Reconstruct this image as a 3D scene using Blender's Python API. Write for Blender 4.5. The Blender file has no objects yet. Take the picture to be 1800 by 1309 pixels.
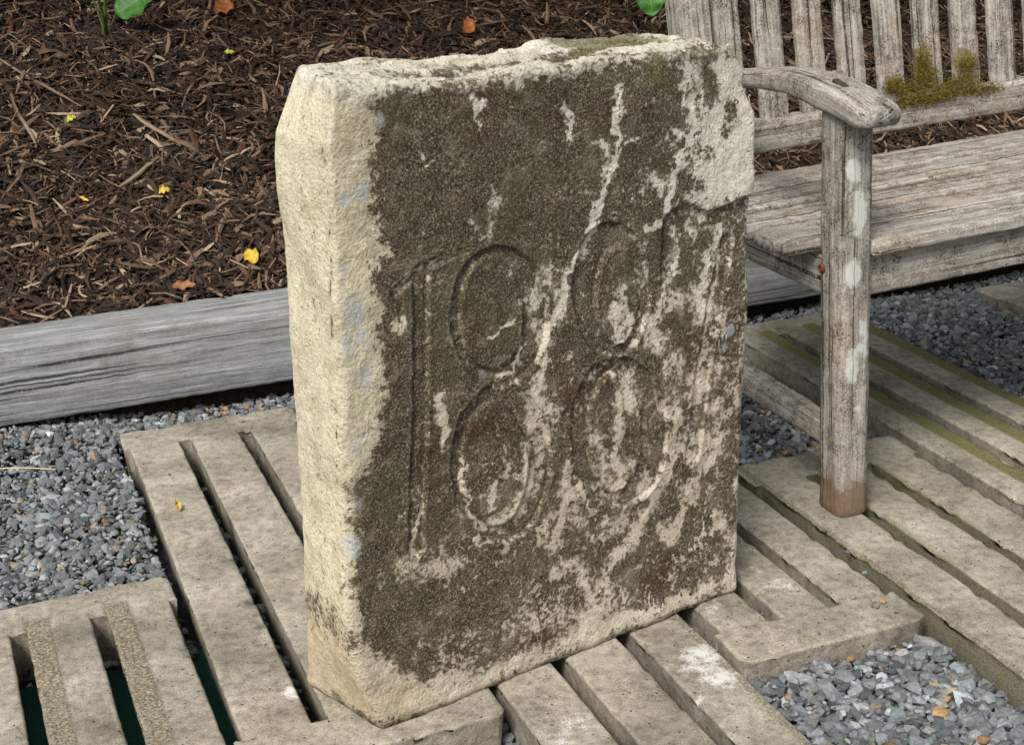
import bpy, math
import numpy as np
from mathutils import Matrix, Vector

# ------------------------------------------------------------------ camera, sky, sun
S = bpy.context.scene
C = S.collection
F, PITCH, ROLL, YAW, CAMH = 2620.0, 0.353190, -0.035893, -0.362518, 1.045
c_, s_ = math.cos(PITCH), math.sin(PITCH)
r_ = np.array([1, 0, 0.]); fw = np.array([0, c_, -s_]); up = np.array([0, s_, c_])
right = math.cos(ROLL) * r_ + math.sin(ROLL) * up
upv = -math.sin(ROLL) * r_ + math.cos(ROLL) * up
MC = np.array([right, -upv, fw])
cam = bpy.data.cameras.new('camera'); camo = bpy.data.objects.new('camera', cam); C.objects.link(camo)
cam.sensor_width = 36; cam.lens = F / 1800 * 36; cam.clip_start = 0.05; cam.clip_end = 500
camo.matrix_world = Matrix(((right[0], upv[0], -fw[0], 0), (right[1], upv[1], -fw[1], 0),
                            (right[2], upv[2], -fw[2], CAMH), (0, 0, 0, 1)))
S.camera = camo
SUN_AZ, SUN_EL = math.radians(-24), math.radians(48)      # azimuth from -Y towards -X
sd = Vector((math.sin(SUN_AZ) * math.cos(SUN_EL), -math.cos(SUN_AZ) * math.cos(SUN_EL), math.sin(SUN_EL)))
w = bpy.data.worlds.new('World'); S.world = w; w.use_nodes = True
nt = w.node_tree; bg = nt.nodes['Background']
sky = nt.nodes.new('ShaderNodeTexSky'); sky.sky_type = 'NISHITA'; sky.sun_disc = False
sky.sun_elevation = SUN_EL; sky.sun_rotation = math.atan2(sd.x, sd.y)
sky.air_density = 1.0; sky.dust_density = 4.0; sky.ozone_density = 0.6
hs = nt.nodes.new('ShaderNodeHueSaturation'); hs.inputs['Saturation'].default_value = 0.35   # an overcast, nearly grey sky
nt.links.new(sky.outputs[0], hs.inputs['Color']); nt.links.new(hs.outputs[0], bg.inputs['Color'])
bg.inputs['Strength'].default_value = 0.085
sl = bpy.data.lights.new('sun', 'SUN'); sl.energy = 2.2; sl.angle = math.radians(20); sl.color = (1, .96, .9)
slo = bpy.data.objects.new('sun', sl); C.objects.link(slo)
slo.rotation_euler = sd.to_track_quat('Z', 'Y').to_euler(); slo.location = (-3, -2, 6)
S.view_settings.view_transform = 'Standard'; S.view_settings.look = 'None'
S.view_settings.exposure = 0.6; S.view_settings.gamma = 1.0

# ------------------------------------------------------------------ geometry helpers
U2 = np.array([math.cos(YAW), -math.sin(YAW)]); V2 = np.array([math.sin(YAW), math.cos(YAW)])
rng = np.random.default_rng(7)

def ray(x, y):
    return MC.T @ np.array([(x - 900) / F, (y - 654.5) / F, 1.])
def ground(x, y, z=0.0):
    d = ray(x, y); return np.array([0, 0, CAMH]) + d * (z - CAMH) / d[2]
def uv(x, y, z=0.0):
    g = ground(x, y, z)[:2]; return np.array([g @ U2, g @ V2])
def W(u, v, z=0.0):
    u, v, z = np.broadcast_arrays(np.asarray(u, float), np.asarray(v, float), np.asarray(z, float))
    return np.stack([u * U2[0] + v * V2[0], u * U2[1] + v * V2[1], z], -1)
def project(P):
    c = (P - np.array([0, 0, CAMH])) @ MC.T
    zz = np.maximum(c[:, 2], .05)
    return np.stack([c[:, 0] / zz * F + 900, c[:, 1] / zz * F + 654.5], -1)
def on_plane_u(x, y, u0):
    d = ray(x, y); q = d * (u0 / (d[:2] @ U2)); return np.array([q[:2] @ V2, CAMH + q[2]])
def on_plane_v(x, y, v0):
    d = ray(x, y); q = d * (v0 / (d[:2] @ V2)); return np.array([q[:2] @ U2, CAMH + q[2]])

def _hash(i, j, k, seed):
    n = (i * 374761393 + j * 668265263 + k * 2147483647 + seed * 974634777) & 0xFFFFFFFF
    n = ((n ^ (n >> 13)) * 1274126177) & 0xFFFFFFFF
    n = ((n ^ (n >> 16)) * 2246822519) & 0xFFFFFFFF
    return ((n ^ (n >> 15)) & 0xFFFFFF) / float(0xFFFFFF)
def vnoise(P, scale=1.0, seed=0):
    P = np.asarray(P, float) * scale
    i = np.floor(P).astype(np.int64); f = P - i; f = f * f * f * (f * (f * 6 - 15) + 10)
    out = 0
    for dx in (0, 1):
        for dy in (0, 1):
            for dz in (0, 1):
                wgt = (f[..., 0] if dx else 1 - f[..., 0]) * (f[..., 1] if dy else 1 - f[..., 1]) * (f[..., 2] if dz else 1 - f[..., 2])
                out = out + wgt * _hash(i[..., 0] + dx, i[..., 1] + dy, i[..., 2] + dz, seed)
    return out
def fbm(P, scale=1.0, octv=4, seed=0):
    s = 0; a = 1; t = 0
    for o in range(octv):
        s = s + a * vnoise(P, scale * 2 ** o, seed + o * 17); t += a; a *= .55
    return s / t
def sstep(a, b, x):
    t = np.clip((x - a) / (b - a), 0, 1); return t * t * (3 - 2 * t)

def make_mesh(name, V, Fs, mat, smooth=True, attrs=None, colors=None):
    me = bpy.data.meshes.new(name)
    V = np.ascontiguousarray(V, np.float32)
    if isinstance(Fs, np.ndarray):
        k = Fs.shape[1]; n = len(Fs)
        me.vertices.add(len(V)); me.vertices.foreach_set('co', V.ravel())
        me.loops.add(n * k); me.loops.foreach_set('vertex_index', np.ascontiguousarray(Fs, np.int32).ravel())
        me.polygons.add(n)
        me.polygons.foreach_set('loop_start', np.arange(n, dtype=np.int32) * k)
        me.polygons.foreach_set('loop_total', np.full(n, k, np.int32))
        me.update(calc_edges=True)
    else:
        me.from_pydata([tuple(map(float, p)) for p in V], [], [tuple(map(int, f)) for f in Fs]); me.update()
    me.polygons.foreach_set('use_smooth', np.full(len(me.polygons), bool(smooth)))
    for k_, a in (attrs or {}).items():
        a = np.asarray(a, np.float32)
        if a.ndim == 1:
            at = me.attributes.new(k_, 'FLOAT', 'POINT'); at.data.foreach_set('value', a)
        else:
            at = me.attributes.new(k_, 'FLOAT_VECTOR', 'POINT'); at.data.foreach_set('vector', np.ascontiguousarray(a).ravel())
    for k_, a in (colors or {}).items():
        at = me.attributes.new(k_, 'FLOAT_COLOR', 'POINT')
        a4 = np.ones((len(V), 4), np.float32); a4[:, :3] = a; at.data.foreach_set('color', a4.ravel())
    me.materials.append(mat); me.validate()
    return me
def link(name, me, parent=None):
    o = bpy.data.objects.new(name, me); C.objects.link(o)
    if parent is not None: o.parent = parent
    return o
def empty(name, loc=(0, 0, 0)):
    o = bpy.data.objects.new(name, None); o.location = tuple(map(float, loc)); o.empty_display_size = .05; C.objects.link(o); return o
def tag(o, label=None, cat=None, group=None, kind=None):
    if label: o['label'] = label
    if cat: o['category'] = cat
    if group: o['group'] = group
    if kind: o['kind'] = kind
    return o

# ------------------------------------------------------------------ node helper
class NT:
    def __init__(s, name, rough=.85, spec=.25):
        s.m = bpy.data.materials.new(name); s.m.use_nodes = True; s.t = s.m.node_tree
        s.b = s.t.nodes['Principled BSDF']; s.b.inputs['Roughness'].default_value = rough
        s.b.inputs['Specular IOR Level'].default_value = spec
    def n(s, typ, **kw):
        nd = s.t.nodes.new('ShaderNode' + typ)
        for k, v in kw.items():
            if k.startswith('_'): setattr(nd, k[1:], v)
        return nd
    def put(s, sock, v):
        if isinstance(v, bpy.types.NodeSocket): s.t.links.new(v, sock)
        elif isinstance(v, (tuple, list)) and len(v) == 3 and sock.type == 'RGBA': sock.default_value = (*v, 1)
        else: sock.default_value = v
    def attr(s, name, out='Fac'):
        a = s.n('Attribute'); a.attribute_name = name; return a.outputs[out]
    def pos(s):
        return s.n('NewGeometry').outputs['Position']
    def obj(s):
        return s.n('TexCoord').outputs['Object']
    def scale(s, vec, sc):
        m = s.n('Mapping'); s.put(m.inputs['Vector'], vec); m.inputs['Scale'].default_value = sc; return m.outputs[0]
    def noise(s, vec, scale, detail=4, rough=.6, dist=0., out='Fac'):
        a = s.n('TexNoise'); s.put(a.inputs['Vector'], vec); a.inputs['Scale'].default_value = scale
        a.inputs['Detail'].default_value = detail; a.inputs['Roughness'].default_value = rough; a.inputs['Distortion'].default_value = dist
        return a.outputs[out]
    def voro(s, vec, scale, feat='F1', out='Distance', rand=1.):
        a = s.n('TexVoronoi', _feature=feat); s.put(a.inputs['Vector'], vec); a.inputs['Scale'].default_value = scale
        a.inputs['Randomness'].default_value = rand; return a.outputs[out]
    def math(s, op, a, b=0., c=None, clamp=False):
        m = s.n('Math', _operation=op); m.use_clamp = clamp; s.put(m.inputs[0], a); s.put(m.inputs[1], b)
        if c is not None: s.put(m.inputs[2], c)
        return m.outputs[0]
    def ss(s, x, a, b):
        m = s.n('MapRange', _interpolation_type='SMOOTHSTEP'); s.put(m.inputs['Value'], x)
        s.put(m.inputs['From Min'], a); s.put(m.inputs['From Max'], b); return m.outputs[0]
    def lin(s, x, a, b, c, d):
        m = s.n('MapRange'); s.put(m.inputs['Value'], x)
        for k, v in zip(('From Min', 'From Max', 'To Min', 'To Max'), (a, b, c, d)): s.put(m.inputs[k], v)
        return m.outputs[0]
    def mix(s, fac, a, b, blend='MIX'):
        m = s.n('Mix', _data_type='RGBA', _blend_type=blend); m.clamp_factor = True
        s.put(m.inputs[0], fac); s.put(m.inputs[6], a); s.put(m.inputs[7], b); return m.outputs[2]
    def ramp(s, x, stops):
        r = s.n('ValToRGB'); s.put(r.inputs[0], x); e = r.color_ramp.elements
        while len(e) < len(stops): e.new(.5)
        for el, (p, c) in zip(e, stops): el.position = p; el.color = (*c, 1)
        return r.outputs[0]
    def bump(s, h, strength=.5, dist=.002, normal=None):
        b = s.n('Bump'); s.put(b.inputs['Height'], h); b.inputs['Strength'].default_value = strength; b.inputs['Distance'].default_value = dist
        if normal is not None: s.put(b.inputs['Normal'], normal)
        return b.outputs[0]
    def done(s, col, normal=None, rough=None):
        s.put(s.b.inputs['Base Color'], col)
        if normal is not None: s.put(s.b.inputs['Normal'], normal)
        if rough is not None: s.put(s.b.inputs['Roughness'], rough)
        return s.m

# ------------------------------------------------------------------ materials
def mat_carved():
    k = NT('carved_sandstone', .92, .15); p = k.obj()
    col = k.attr('tint', 'Color'); crust = k.attr('crust'); moss = k.attr('moss'); lich = k.attr('lichen'); sid = k.attr('side')
    n1 = k.noise(p, 150, 5, .68); n2 = k.noise(p, 430, 4, .76); n3 = k.noise(p, 34, 5, .62); n6 = k.noise(p, 75, 5, .7); n7 = k.noise(p, 11, 5, .62); n8 = k.noise(p, 22, 6, .68, 1.)
    v = k.voro(p, 260, 'SMOOTH_F1')
    pale = k.mix(1., col, k.ramp(n1, [(.28, (.62, .58, .52)), (.5, (.98, .97, .95)), (.72, (1.12, 1.10, 1.06))]), 'MULTIPLY')
    pale = k.mix(1., pale, k.ramp(n8, [(.32, (.74, .72, .66)), (.52, (1., 1., 1.)), (.7, (1.06, 1.06, 1.05))]), 'MULTIPLY')
    pit = k.ss(n2, .41, .30)
    pale = k.mix(k.math('MULTIPLY', pit, .62), pale, (.17, .14, .085))
    scar = k.math('MULTIPLY', k.ss(k.voro(p, 60), .16, .05), k.ss(n7, .45, .6))
    pale = k.mix(k.math('MULTIPLY', scar, .6), pale, (.20, .165, .10))
    darkA = k.ramp(n2, [(.34, (.018, .014, .009)), (.45, (.058, .046, .029)), (.53, (.115, .094, .062)), (.60, (.27, .23, .165)), (.70, (.50, .45, .35))])
    darkB = k.ramp(n2, [(.32, (.026, .021, .012)), (.46, (.074, .061, .035)), (.56, (.130, .110, .066)), (.70, (.34, .30, .21))])
    darkC = k.ramp(n2, [(.32, (.055, .046, .031)), (.46, (.15, .127, .088)), (.56, (.24, .205, .15)), (.70, (.46, .41, .32))])
    darkR = k.ramp(n2, [(.32, (.022, .013, .007)), (.50, (.060, .036, .020)), (.68, (.17, .115, .07))])
    dark = k.mix(k.ss(n7, .46, .60), darkA, darkB)
    dark = k.mix(k.ss(k.math('ADD', n8, k.math('MULTIPLY', k.math('SUBTRACT', n6, .5), .6)), .50, .68), dark, darkC)
    dark = k.mix(k.math('MULTIPLY', k.ss(k.noise(p, 7.3, 4, .6), .55, .68), .8), dark, darkR)
    nz = k.math('ADD', k.math('MULTIPLY', k.math('SUBTRACT', n1, .5), 1.7), k.math('ADD', k.math('MULTIPLY', k.math('SUBTRACT', n3, .5), 1.0), k.math('MULTIPLY', k.math('SUBTRACT', n6, .5), 1.1)))
    edge = k.math('ADD', crust, nz)
    edge = k.math('ADD', edge, k.math('MULTIPLY', k.math('SUBTRACT', n2, .5), 1.1))
    wsoft = k.lin(n7, .38, .62, .10, .34)
    m = k.ss(edge, k.math('SUBTRACT', .48, wsoft), k.math('ADD', .48, wsoft))
    c = k.mix(m, pale, dark)
    lm = k.ss(k.math('ADD', lich, k.math('MULTIPLY', k.math('SUBTRACT', n6, .5), 1.3)), .40, .80)
    c = k.mix(k.math('MULTIPLY', lm, .62), c, k.mix(n2, (.34, .36, .37), (.66, .68, .69)))
    mm = k.ss(k.math('ADD', moss, k.math('ADD', k.math('MULTIPLY', k.math('SUBTRACT', n1, .5), 1.3), k.math('MULTIPLY', k.math('SUBTRACT', n3, .5), .9))), .36, .8)
    c = k.mix(k.math('MULTIPLY', mm, .75), c, k.ramp(n2, [(.34, (.025, .026, .008)), (.5, (.105, .10, .032)), (.66, (.32, .30, .14))]))
    tool = k.noise(k.scale(p, (40, 45, 95)), 1., 4, .65, .8)
    h = k.math('ADD', k.math('MULTIPLY', n2, .55), k.math('ADD', k.math('MULTIPLY', n1, .9), k.math('MULTIPLY', v, .4)))
    h = k.math('ADD', h, k.math('MULTIPLY', k.math('MULTIPLY', tool, sid), 1.0))
    h = k.math('SUBTRACT', h, k.math('MULTIPLY', scar, .5))
    return k.done(c, k.bump(h, .9, .0035))

def mat_concrete():
    k = NT('weathered_concrete', .9, .2); p = k.pos()
    strip = k.attr('strip'); moss = k.attr('moss'); white = k.attr('white'); stain = k.attr('stain')
    n1 = k.noise(p, 9, 6, .62); n2 = k.noise(p, 420, 3, .7); n3 = k.noise(p, 70, 5, .6)
    base = k.ramp(n1, [(.30, (.20, .179, .146)), (.5, (.315, .287, .238)), (.70, (.43, .40, .34))])
    base = k.mix(1., base, k.ramp(n3, [(.32, (.66, .65, .62)), (.5, (1., 1., 1.)), (.70, (1.25, 1.24, 1.22))]), 'MULTIPLY')
    n0 = k.noise(p, 2.6, 4, .6, .8)
    base = k.mix(1., base, k.ramp(n0, [(.32, (.72, .73, .70)), (.5, (1., .99, .97)), (.68, (1.16, 1.15, 1.12))]), 'MULTIPLY')
    sp = k.mix(1., base, k.ramp(n2, [(.3, (.50, .49, .47)), (.47, (.96, .96, .96)), (.7, (1.38, 1.37, 1.35))]), 'MULTIPLY')
    vd = k.voro(p, 85); hole = k.math('MULTIPLY', k.ss(vd, .17, .08), k.ss(k.noise(p, 40, 2), .46, .58))
    sp = k.mix(k.math('MULTIPLY', k.math('MULTIPLY', k.ss(k.voro(p, 130), .16, .08), k.ss(k.noise(p, 30, 2), .45, .6)), .7), sp, (.52, .47, .39))
    sp = k.mix(hole, sp, (.05, .043, .032))
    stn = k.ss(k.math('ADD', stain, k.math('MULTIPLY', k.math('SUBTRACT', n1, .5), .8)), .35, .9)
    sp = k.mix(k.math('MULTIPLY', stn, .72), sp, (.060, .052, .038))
    agg = k.noise(p, 260, 3, .65); aggc = k.ramp(agg, [(.32, (.045, .04, .024)), (.46, (.19, .165, .11)), (.56, (.30, .265, .19)), (.68, (.50, .45, .35))])
    sm = k.ss(k.math('ADD', strip, k.math('MULTIPLY', k.math('SUBTRACT', n3, .5), .8)), .35, .75)
    c = k.mix(k.math('MULTIPLY', sm, .8), sp, aggc)
    mm = k.ss(k.math('ADD', moss, k.math('ADD', k.math('MULTIPLY', k.math('SUBTRACT', n3, .5), .9), k.math('MULTIPLY', k.math('SUBTRACT', n1, .5), .9))), .35, .85)
    c = k.mix(k.math('MULTIPLY', mm, .85), c, k.ramp(n2, [(.3, (.040, .040, .010)), (.5, (.125, .120, .034)), (.7, (.25, .235, .09))]))
    wm = k.ss(k.math('ADD', white, k.math('ADD', k.math('MULTIPLY', k.math('SUBTRACT', n3, .5), 1.5), k.math('MULTIPLY', k.math('SUBTRACT', n2, .5), 1.2))), .40, 1.05)
    c = k.mix(k.math('MULTIPLY', wm, .82), c, (.74, .73, .69))
    h = k.math('ADD', k.math('MULTIPLY', n2, .5), k.math('ADD', n3, k.math('MULTIPLY', k.math('MULTIPLY', agg, sm), 2.2)))
    h = k.math('SUBTRACT', h, k.math('MULTIPLY', hole, 1.2))
    return k.done(c, k.bump(h, .7, .0025))

def mat_wood(name, c0, c1, c2, crackc, speck=.5, warp=.6):
    k = NT(name, .86, .2); g = k.attr('gc', 'Vector'); z = k.pos()
    st = k.scale(g, (3.2, 70, 70)); n1 = k.noise(st, 1.0, 6, .65, warp)
    st2 = k.scale(g, (9, 330, 330)); n2 = k.noise(st2, 1.0, 4, .7, .3)
    n3 = k.noise(g, 6, 4, .6); n4 = k.noise(z, 320, 3, .72); n5 = k.noise(z, 55, 4, .62)
    c = k.ramp(n1, [(.28, c0), (.48, c1), (.72, c2)])
    c = k.mix(1., c, k.ramp(n2, [(.3, (.45, .44, .43)), (.5, (.95, .95, .95)), (.7, (1.25, 1.25, 1.25))]), 'MULTIPLY')
    c = k.mix(k.ss(n3, .5, .72), c, k.mix(.55, c, crackc))
    crack = k.ss(k.noise(k.scale(g, (1.6, 120, 120)), 1.0, 3, .5, warp), .41, .31)
    c = k.mix(k.math('MULTIPLY', crack, .85), c, (.018, .015, .012))
    n9 = k.noise(z, 13, 4, .6)
    dk = k.math('MULTIPLY', k.ss(n4, .46, .57), k.math('MULTIPLY', k.ss(n5, .38, .58), k.lin(n9, .40, .58, .15, 1.)))
    c = k.mix(k.math('MULTIPLY', dk, speck), c, (.035, .030, .022))
    lt = k.math('MULTIPLY', k.ss(n4, .50, .38), k.ss(k.math('ADD', n5, k.math('MULTIPLY', k.math('SUBTRACT', n9, .5), .6)), .56, .42))
    c = k.mix(k.math('MULTIPLY', lt, speck * .75), c, (.55, .53, .48))
    li = k.ss(k.math('ADD', k.attr('lichen'), k.math('ADD', k.math('MULTIPLY', k.math('SUBTRACT', n5, .5), 1.6), k.math('MULTIPLY', k.math('SUBTRACT', n4, .5), 1.0))), .38, .75)
    c = k.mix(k.math('MULTIPLY', li, .85), c, k.mix(n4, (.48, .49, .47), (.78, .78, .74)))
    ms = k.ss(k.math('ADD', k.attr('moss'), k.math('MULTIPLY', k.math('SUBTRACT', n5, .5), 1.1)), .4, .75)
    c = k.mix(k.math('MULTIPLY', ms, .8), c, k.ramp(n4, [(.3, (.05, .04, .008)), (.5, (.16, .12, .025)), (.7, (.30, .23, .07))]))
    rs = k.ss(k.math('ADD', k.attr('wet'), k.math('MULTIPLY', k.math('SUBTRACT', n5, .5), .8)), .35, .8)
    c = k.mix(k.math('MULTIPLY', rs, .75), c, k.mix(n4, (.05, .028, .014), (.24, .13, .06)))
    h = k.math('ADD', k.math('MULTIPLY', n1, .8), k.math('ADD', k.math('MULTIPLY', n2, .8), k.math('MULTIPLY', crack, -1.5)))
    h = k.math('ADD', h, k.math('MULTIPLY', n4, .4))
    return k.done(c, k.bump(h, .8, .0022))

def mat_vcol(name, var=.5, scale=260, bumpd=.001, rough=.85, spec=.3, stretch=None):
    k = NT(name, rough, spec); p = k.pos(); c = k.attr('tint', 'Color')
    n = k.noise(p, scale, 4, .65); n2 = k.noise(p, scale * .22, 3, .6)
    c = k.mix(1., c, k.ramp(n, [(.25, (1 - var,) * 3), (.5, (1, 1, 1)), (.75, (1 + var * .8,) * 3)]), 'MULTIPLY')
    c = k.mix(1., c, k.ramp(n2, [(.3, (.75, .75, .75)), (.6, (1.12, 1.12, 1.12))]), 'MULTIPLY')
    return k.done(c, k.bump(n, .6, bumpd))

def mat_plain(name, c0, c1, scale, rough=.85, bumpd=.001, spec=.25):
    k = NT(name, rough, spec); p = k.pos(); n = k.noise(p, scale, 5, .65)
    return k.done(k.mix(k.ss(n, .3, .7), c0, c1), k.bump(n, .6, bumpd))

def mat_leaf(name, c0, c1, vein, trans=.25):
    k = NT(name, .5, .4); g = k.attr('gc', 'Vector'); p = k.pos(); n = k.noise(p, 60, 4, .6)
    sx = k.n('SeparateXYZ'); k.put(sx.inputs[0], g)
    mid = k.ss(k.math('ABSOLUTE', sx.outputs[1]), .06, .01)
    ph = k.math('SUBTRACT', k.math('MULTIPLY', sx.outputs[0], 8.), k.math('MULTIPLY', k.math('ABSOLUTE', sx.outputs[1]), 4.))
    side = k.ss(k.math('ABSOLUTE', k.math('SUBTRACT', k.math('FRACT', ph), .5)), .07, .01)
    vm = k.math('MAXIMUM', mid, k.math('MULTIPLY', side, .6))
    c = k.mix(k.ss(n, .3, .7), c0, c1); c = k.mix(k.math('MULTIPLY', vm, .7), c, vein)
    m = k.done(c, k.bump(k.math('SUBTRACT', n, vm), .4, .0012))
    return m

M_STONE = mat_carved(); M_CONC = mat_concrete()
M_BENCH = mat_wood('weathered_teak', (.165, .145, .122), (.33, .30, .262), (.54, .51, .465), (.36, .27, .18), .9)
M_SLEEP = mat_wood('grey_sleeper_wood', (.14, .142, .145), (.29, .298, .302), (.49, .507, .515), (.20, .18, .15), .3, .12)
M_GRAV = mat_vcol('slate_gravel', .45, 240, .0012, .75, .35)
M_MULCH = mat_vcol('bark_mulch', .5, 420, .001, .8, .25)
M_SOIL = mat_plain('dark_soil', (.010, .008, .006), (.035, .026, .018), 90, .95, .004, .1)
M_RUBBLE = mat_plain('gravel_bed', (.012, .013, .014), (.05, .053, .057), 120, .9, .004, .15)

# ------------------------------------------------------------------ the setting: soil terrain under everything
def bank(u, v):
    t = np.maximum(v - 2.95, 0)
    h = .135 + .37 * t - .035 * np.maximum(t - 1.6, 0) ** 2
    h = np.where(t > 3.5, .135 + .37 * 3.5 - .035 * 1.9 ** 2 + .1 * (t - 3.5), h)
    P = np.stack([u, v, np.zeros_like(u)], -1)
    return h + (vnoise(P, 2.3, 3) - .5) * .06 * np.minimum(t * 3, 1) + (vnoise(P, 9, 4) - .5) * .022
def terrain_z(u, v):
    low = -.115 + 0 * u
    mid = sstep(2.83, 2.86, v); hi = sstep(2.935, 2.955, v)
    return low * (1 - mid) + mid * (1 - hi) * (-.001) + hi * (bank(u, v) - .022)
uu = np.unique(np.concatenate([np.linspace(-40, -3, 16), np.linspace(-3, 5, 110), np.linspace(5, 40, 16)]))
vv = np.unique(np.concatenate([np.linspace(-30, .6, 12), np.linspace(.6, 2.8, 14), np.linspace(2.8, 3.0, 22), np.linspace(3, 6, 60), np.linspace(6, 60, 16)]))
GU, GV = np.meshgrid(uu, vv, indexing='ij'); GZ = terrain_z(GU, GV)
nu, nv = GU.shape
idx = np.arange(nu * nv).reshape(nu, nv)
Q = np.stack([idx[:-1, :-1], idx[1:, :-1], idx[1:, 1:], idx[:-1, 1:]], -1).reshape(-1, 4)
tag(link('ground', make_mesh('ground', W(GU.ravel(), GV.ravel(), GZ.ravel()), Q, M_SOIL)), kind='structure')

# ------------------------------------------------------------------ concrete slat panels
WHITE = [(1235, 1150, .035, 1.1), (1265, 1190, .03, 1.1), (1220, 1170, .03, .8), (515, 1216, .016, 1.3), (1365, 1028, .025, .8), (1390, 1035, .02, .7),
         (1010, 1270, .03, .65), (985, 1300, .02, .8), (1230, 1230, .02, .6), (1250, 1065, .03, .55), (1320, 1000, .03, .45), (1220, 1100, .02, .6), (950, 1230, .02, .4)]
STAIN = [(395, 900, .018, .8), (415, 985, .02, .95), (440, 1060, .02, .95), (455, 1100, .018, .8), (290, 780, .03, .55), (1400, 800, .03, .5), (1430, 820, .03, .6),
         (1560, 840, .03, .5), (1500, 915, .02, .6)]
def spots(P2, lst):
    out = np.zeros(len(P2))
    for (x, y, r, a) in lst:
        g = ground(x, y)[:2]; d2 = ((P2 - g) ** 2).sum(1); out = np.maximum(out, a * np.exp(-d2 / (r * r)))
    return out
TH = .10
def panel(u0, v0, width, length, label, strip_side=0, strip=0., moss=0., wall_moss=.2, rot=0., dz=0., edge_strip=None, seed=0):
    e, nd, sw = .082, .011, .022
    pitch = width / 3.0
    bx = [0, nd, pitch - sw / 2, pitch + sw / 2, 2 * pitch - sw / 2, 2 * pitch + sw / 2, width - nd, width]
    by = [0, e, length - e, length]
    def lines(b, step):
        out = []
        for a, c in zip(b[:-1], b[1:]):
            seg = [a, c]
            for o in (.0022, .005, .009):
                if c - a > 2.4 * o: seg += [a + o, c - o]
            n = max(1, int((c - a) / step)); seg += list(np.linspace(a, c, n + 1))
            out += seg
        out = np.unique(np.round(out, 5)); keep = [out[0]]
        for q in out[1:]:
            if q - keep[-1] > .0009 or any(abs(q - b_) < 1e-5 for b_ in b): keep.append(q)
        return np.array(keep)
    X, Y = lines(bx, .012), lines(by, .016)
    nx, ny = len(X), len(Y)
    xc, yc = (X[:-1] + X[1:]) / 2, (Y[:-1] + Y[1:]) / 2
    inmid = (yc > e) & (yc < length - e)
    void = np.zeros((nx - 1, ny - 1), bool)
    for a, b in ((0, nd), (bx[2], bx[3]), (bx[4], bx[5]), (width - nd, width)):
        void |= ((xc > a) & (xc < b))[:, None] & inmid[None, :]
    solid = ~void
    gx, gy = np.meshgrid(X, Y, indexing='ij'); gx = gx.ravel(); gy = gy.ravel()
    ids = np.arange(nx * ny).reshape(nx, ny)
    i, j = np.nonzero(solid)
    top = np.stack([ids[i, j], ids[i + 1, j], ids[i + 1, j + 1], ids[i, j + 1]], -1)
    # boundary edges
    ed = {}
    for q in top:
        for a, b in zip(q, np.roll(q, -1)):
            if (b, a) in ed: del ed[(b, a)]
            else: ed[(a, b)] = 1
    edges = np.array(list(ed)); bverts = np.unique(edges)
    # distance to the boundary
    pa = np.stack([gx[edges[:, 0]], gy[edges[:, 0]]], -1); pb = np.stack([gx[edges[:, 1]], gy[edges[:, 1]]], -1)
    dist = np.full(nx * ny, 9.)
    P2 = np.stack([gx, gy], -1)
    for a, b in zip(pa, pb):
        ab = b - a; t = np.clip(((P2 - a) @ ab) / (ab @ ab), 0, 1)
        dist = np.minimum(dist, np.hypot(*(P2 - a - t[:, None] * ab).T))
    # outer corners rounded
    loc = np.stack([gx, gy, np.zeros_like(gx)], -1) + seed * 3.1
    rr = .0034 * (.4 + 1.1 * fbm(loc, 30, 3, 5))
    chip = sstep(.58, .72, fbm(loc, 46, 3, 9)) * np.clip(1 - dist / .013, 0, 1)
    dzv = -np.where(dist < rr, rr - np.sqrt(np.maximum(rr ** 2 - (rr - dist) ** 2, 0)), 0) * .8 - chip * .006
    dzv += (fbm(loc, 6, 3, 2) - .5) * .0035 + (vnoise(loc, 120, 8) - .5) * .0006
    wob = np.clip(1 - dist / .02, 0, 1)
    dx = (fbm(loc, 42, 4, 21) - .5) * .0030 * wob; dy = (fbm(loc, 42, 4, 33) - .5) * .0030 * wob
    cr = .017
    cx = np.clip(gx, cr, width - cr); cy = np.clip(gy, cr, length - cr); dd = np.hypot(gx - cx, gy - cy)
    f = np.where((dd > cr) & (gx != cx) & (gy != cy), cr / np.maximum(dd, 1e-6), 1.)
    ngx = cx + (gx - cx) * f + dx; ngy = cy + (gy - cy) * f + dy
    # strip (rough exposed band running along each slat)
    st = np.zeros_like(gx); mo = np.zeros_like(gx)
    if strip_side:
        for s0, s1 in ((bx[1], bx[2]), (bx[3], bx[4]), (bx[5], bx[6])):
            if strip_side > 0: t = (gx - s0) / .036
            else: t = (s1 - gx) / .036
            band = np.where((gx >= s0 - .001) & (gx <= s1 + .001), sstep(1.12, .9, t), 0) * sstep(e * .45, e * .8, gy) * sstep(e * .45, e * .8, length - gy)
            st = np.maximum(st, band)
        mo = st * moss; dzv -= st * (.0012 + .0022 * vnoise(loc, 260, 12)); st = st * strip
    if edge_strip:
        lo, hi = edge_strip
        b2 = sstep(lo - .006, lo + .006, gx) * sstep(hi + .006, hi - .006, gx); st = np.maximum(st, b2 * .62); dzv -= b2 * .0025 * vnoise(loc, 240, 14)
    mo = np.maximum(mo, wob * (.50 if wall_moss > .3 else .26) * sstep(.35, .65, fbm(loc, 5, 2, 15)) * 1.3)
    # walls
    mp = -np.ones(nx * ny, int); mp[bverts] = np.arange(len(bverts))
    levels = [-.0055, -.014, -.03, -.06, -TH]; V = [np.stack([ngx, ngy, dzv], -1)]; ST = [st]; MO = [mo]; nb = len(bverts); base = nx * ny
    inw = np.zeros((nx * ny, 2))                                    # walls draw in a little with depth
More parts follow.
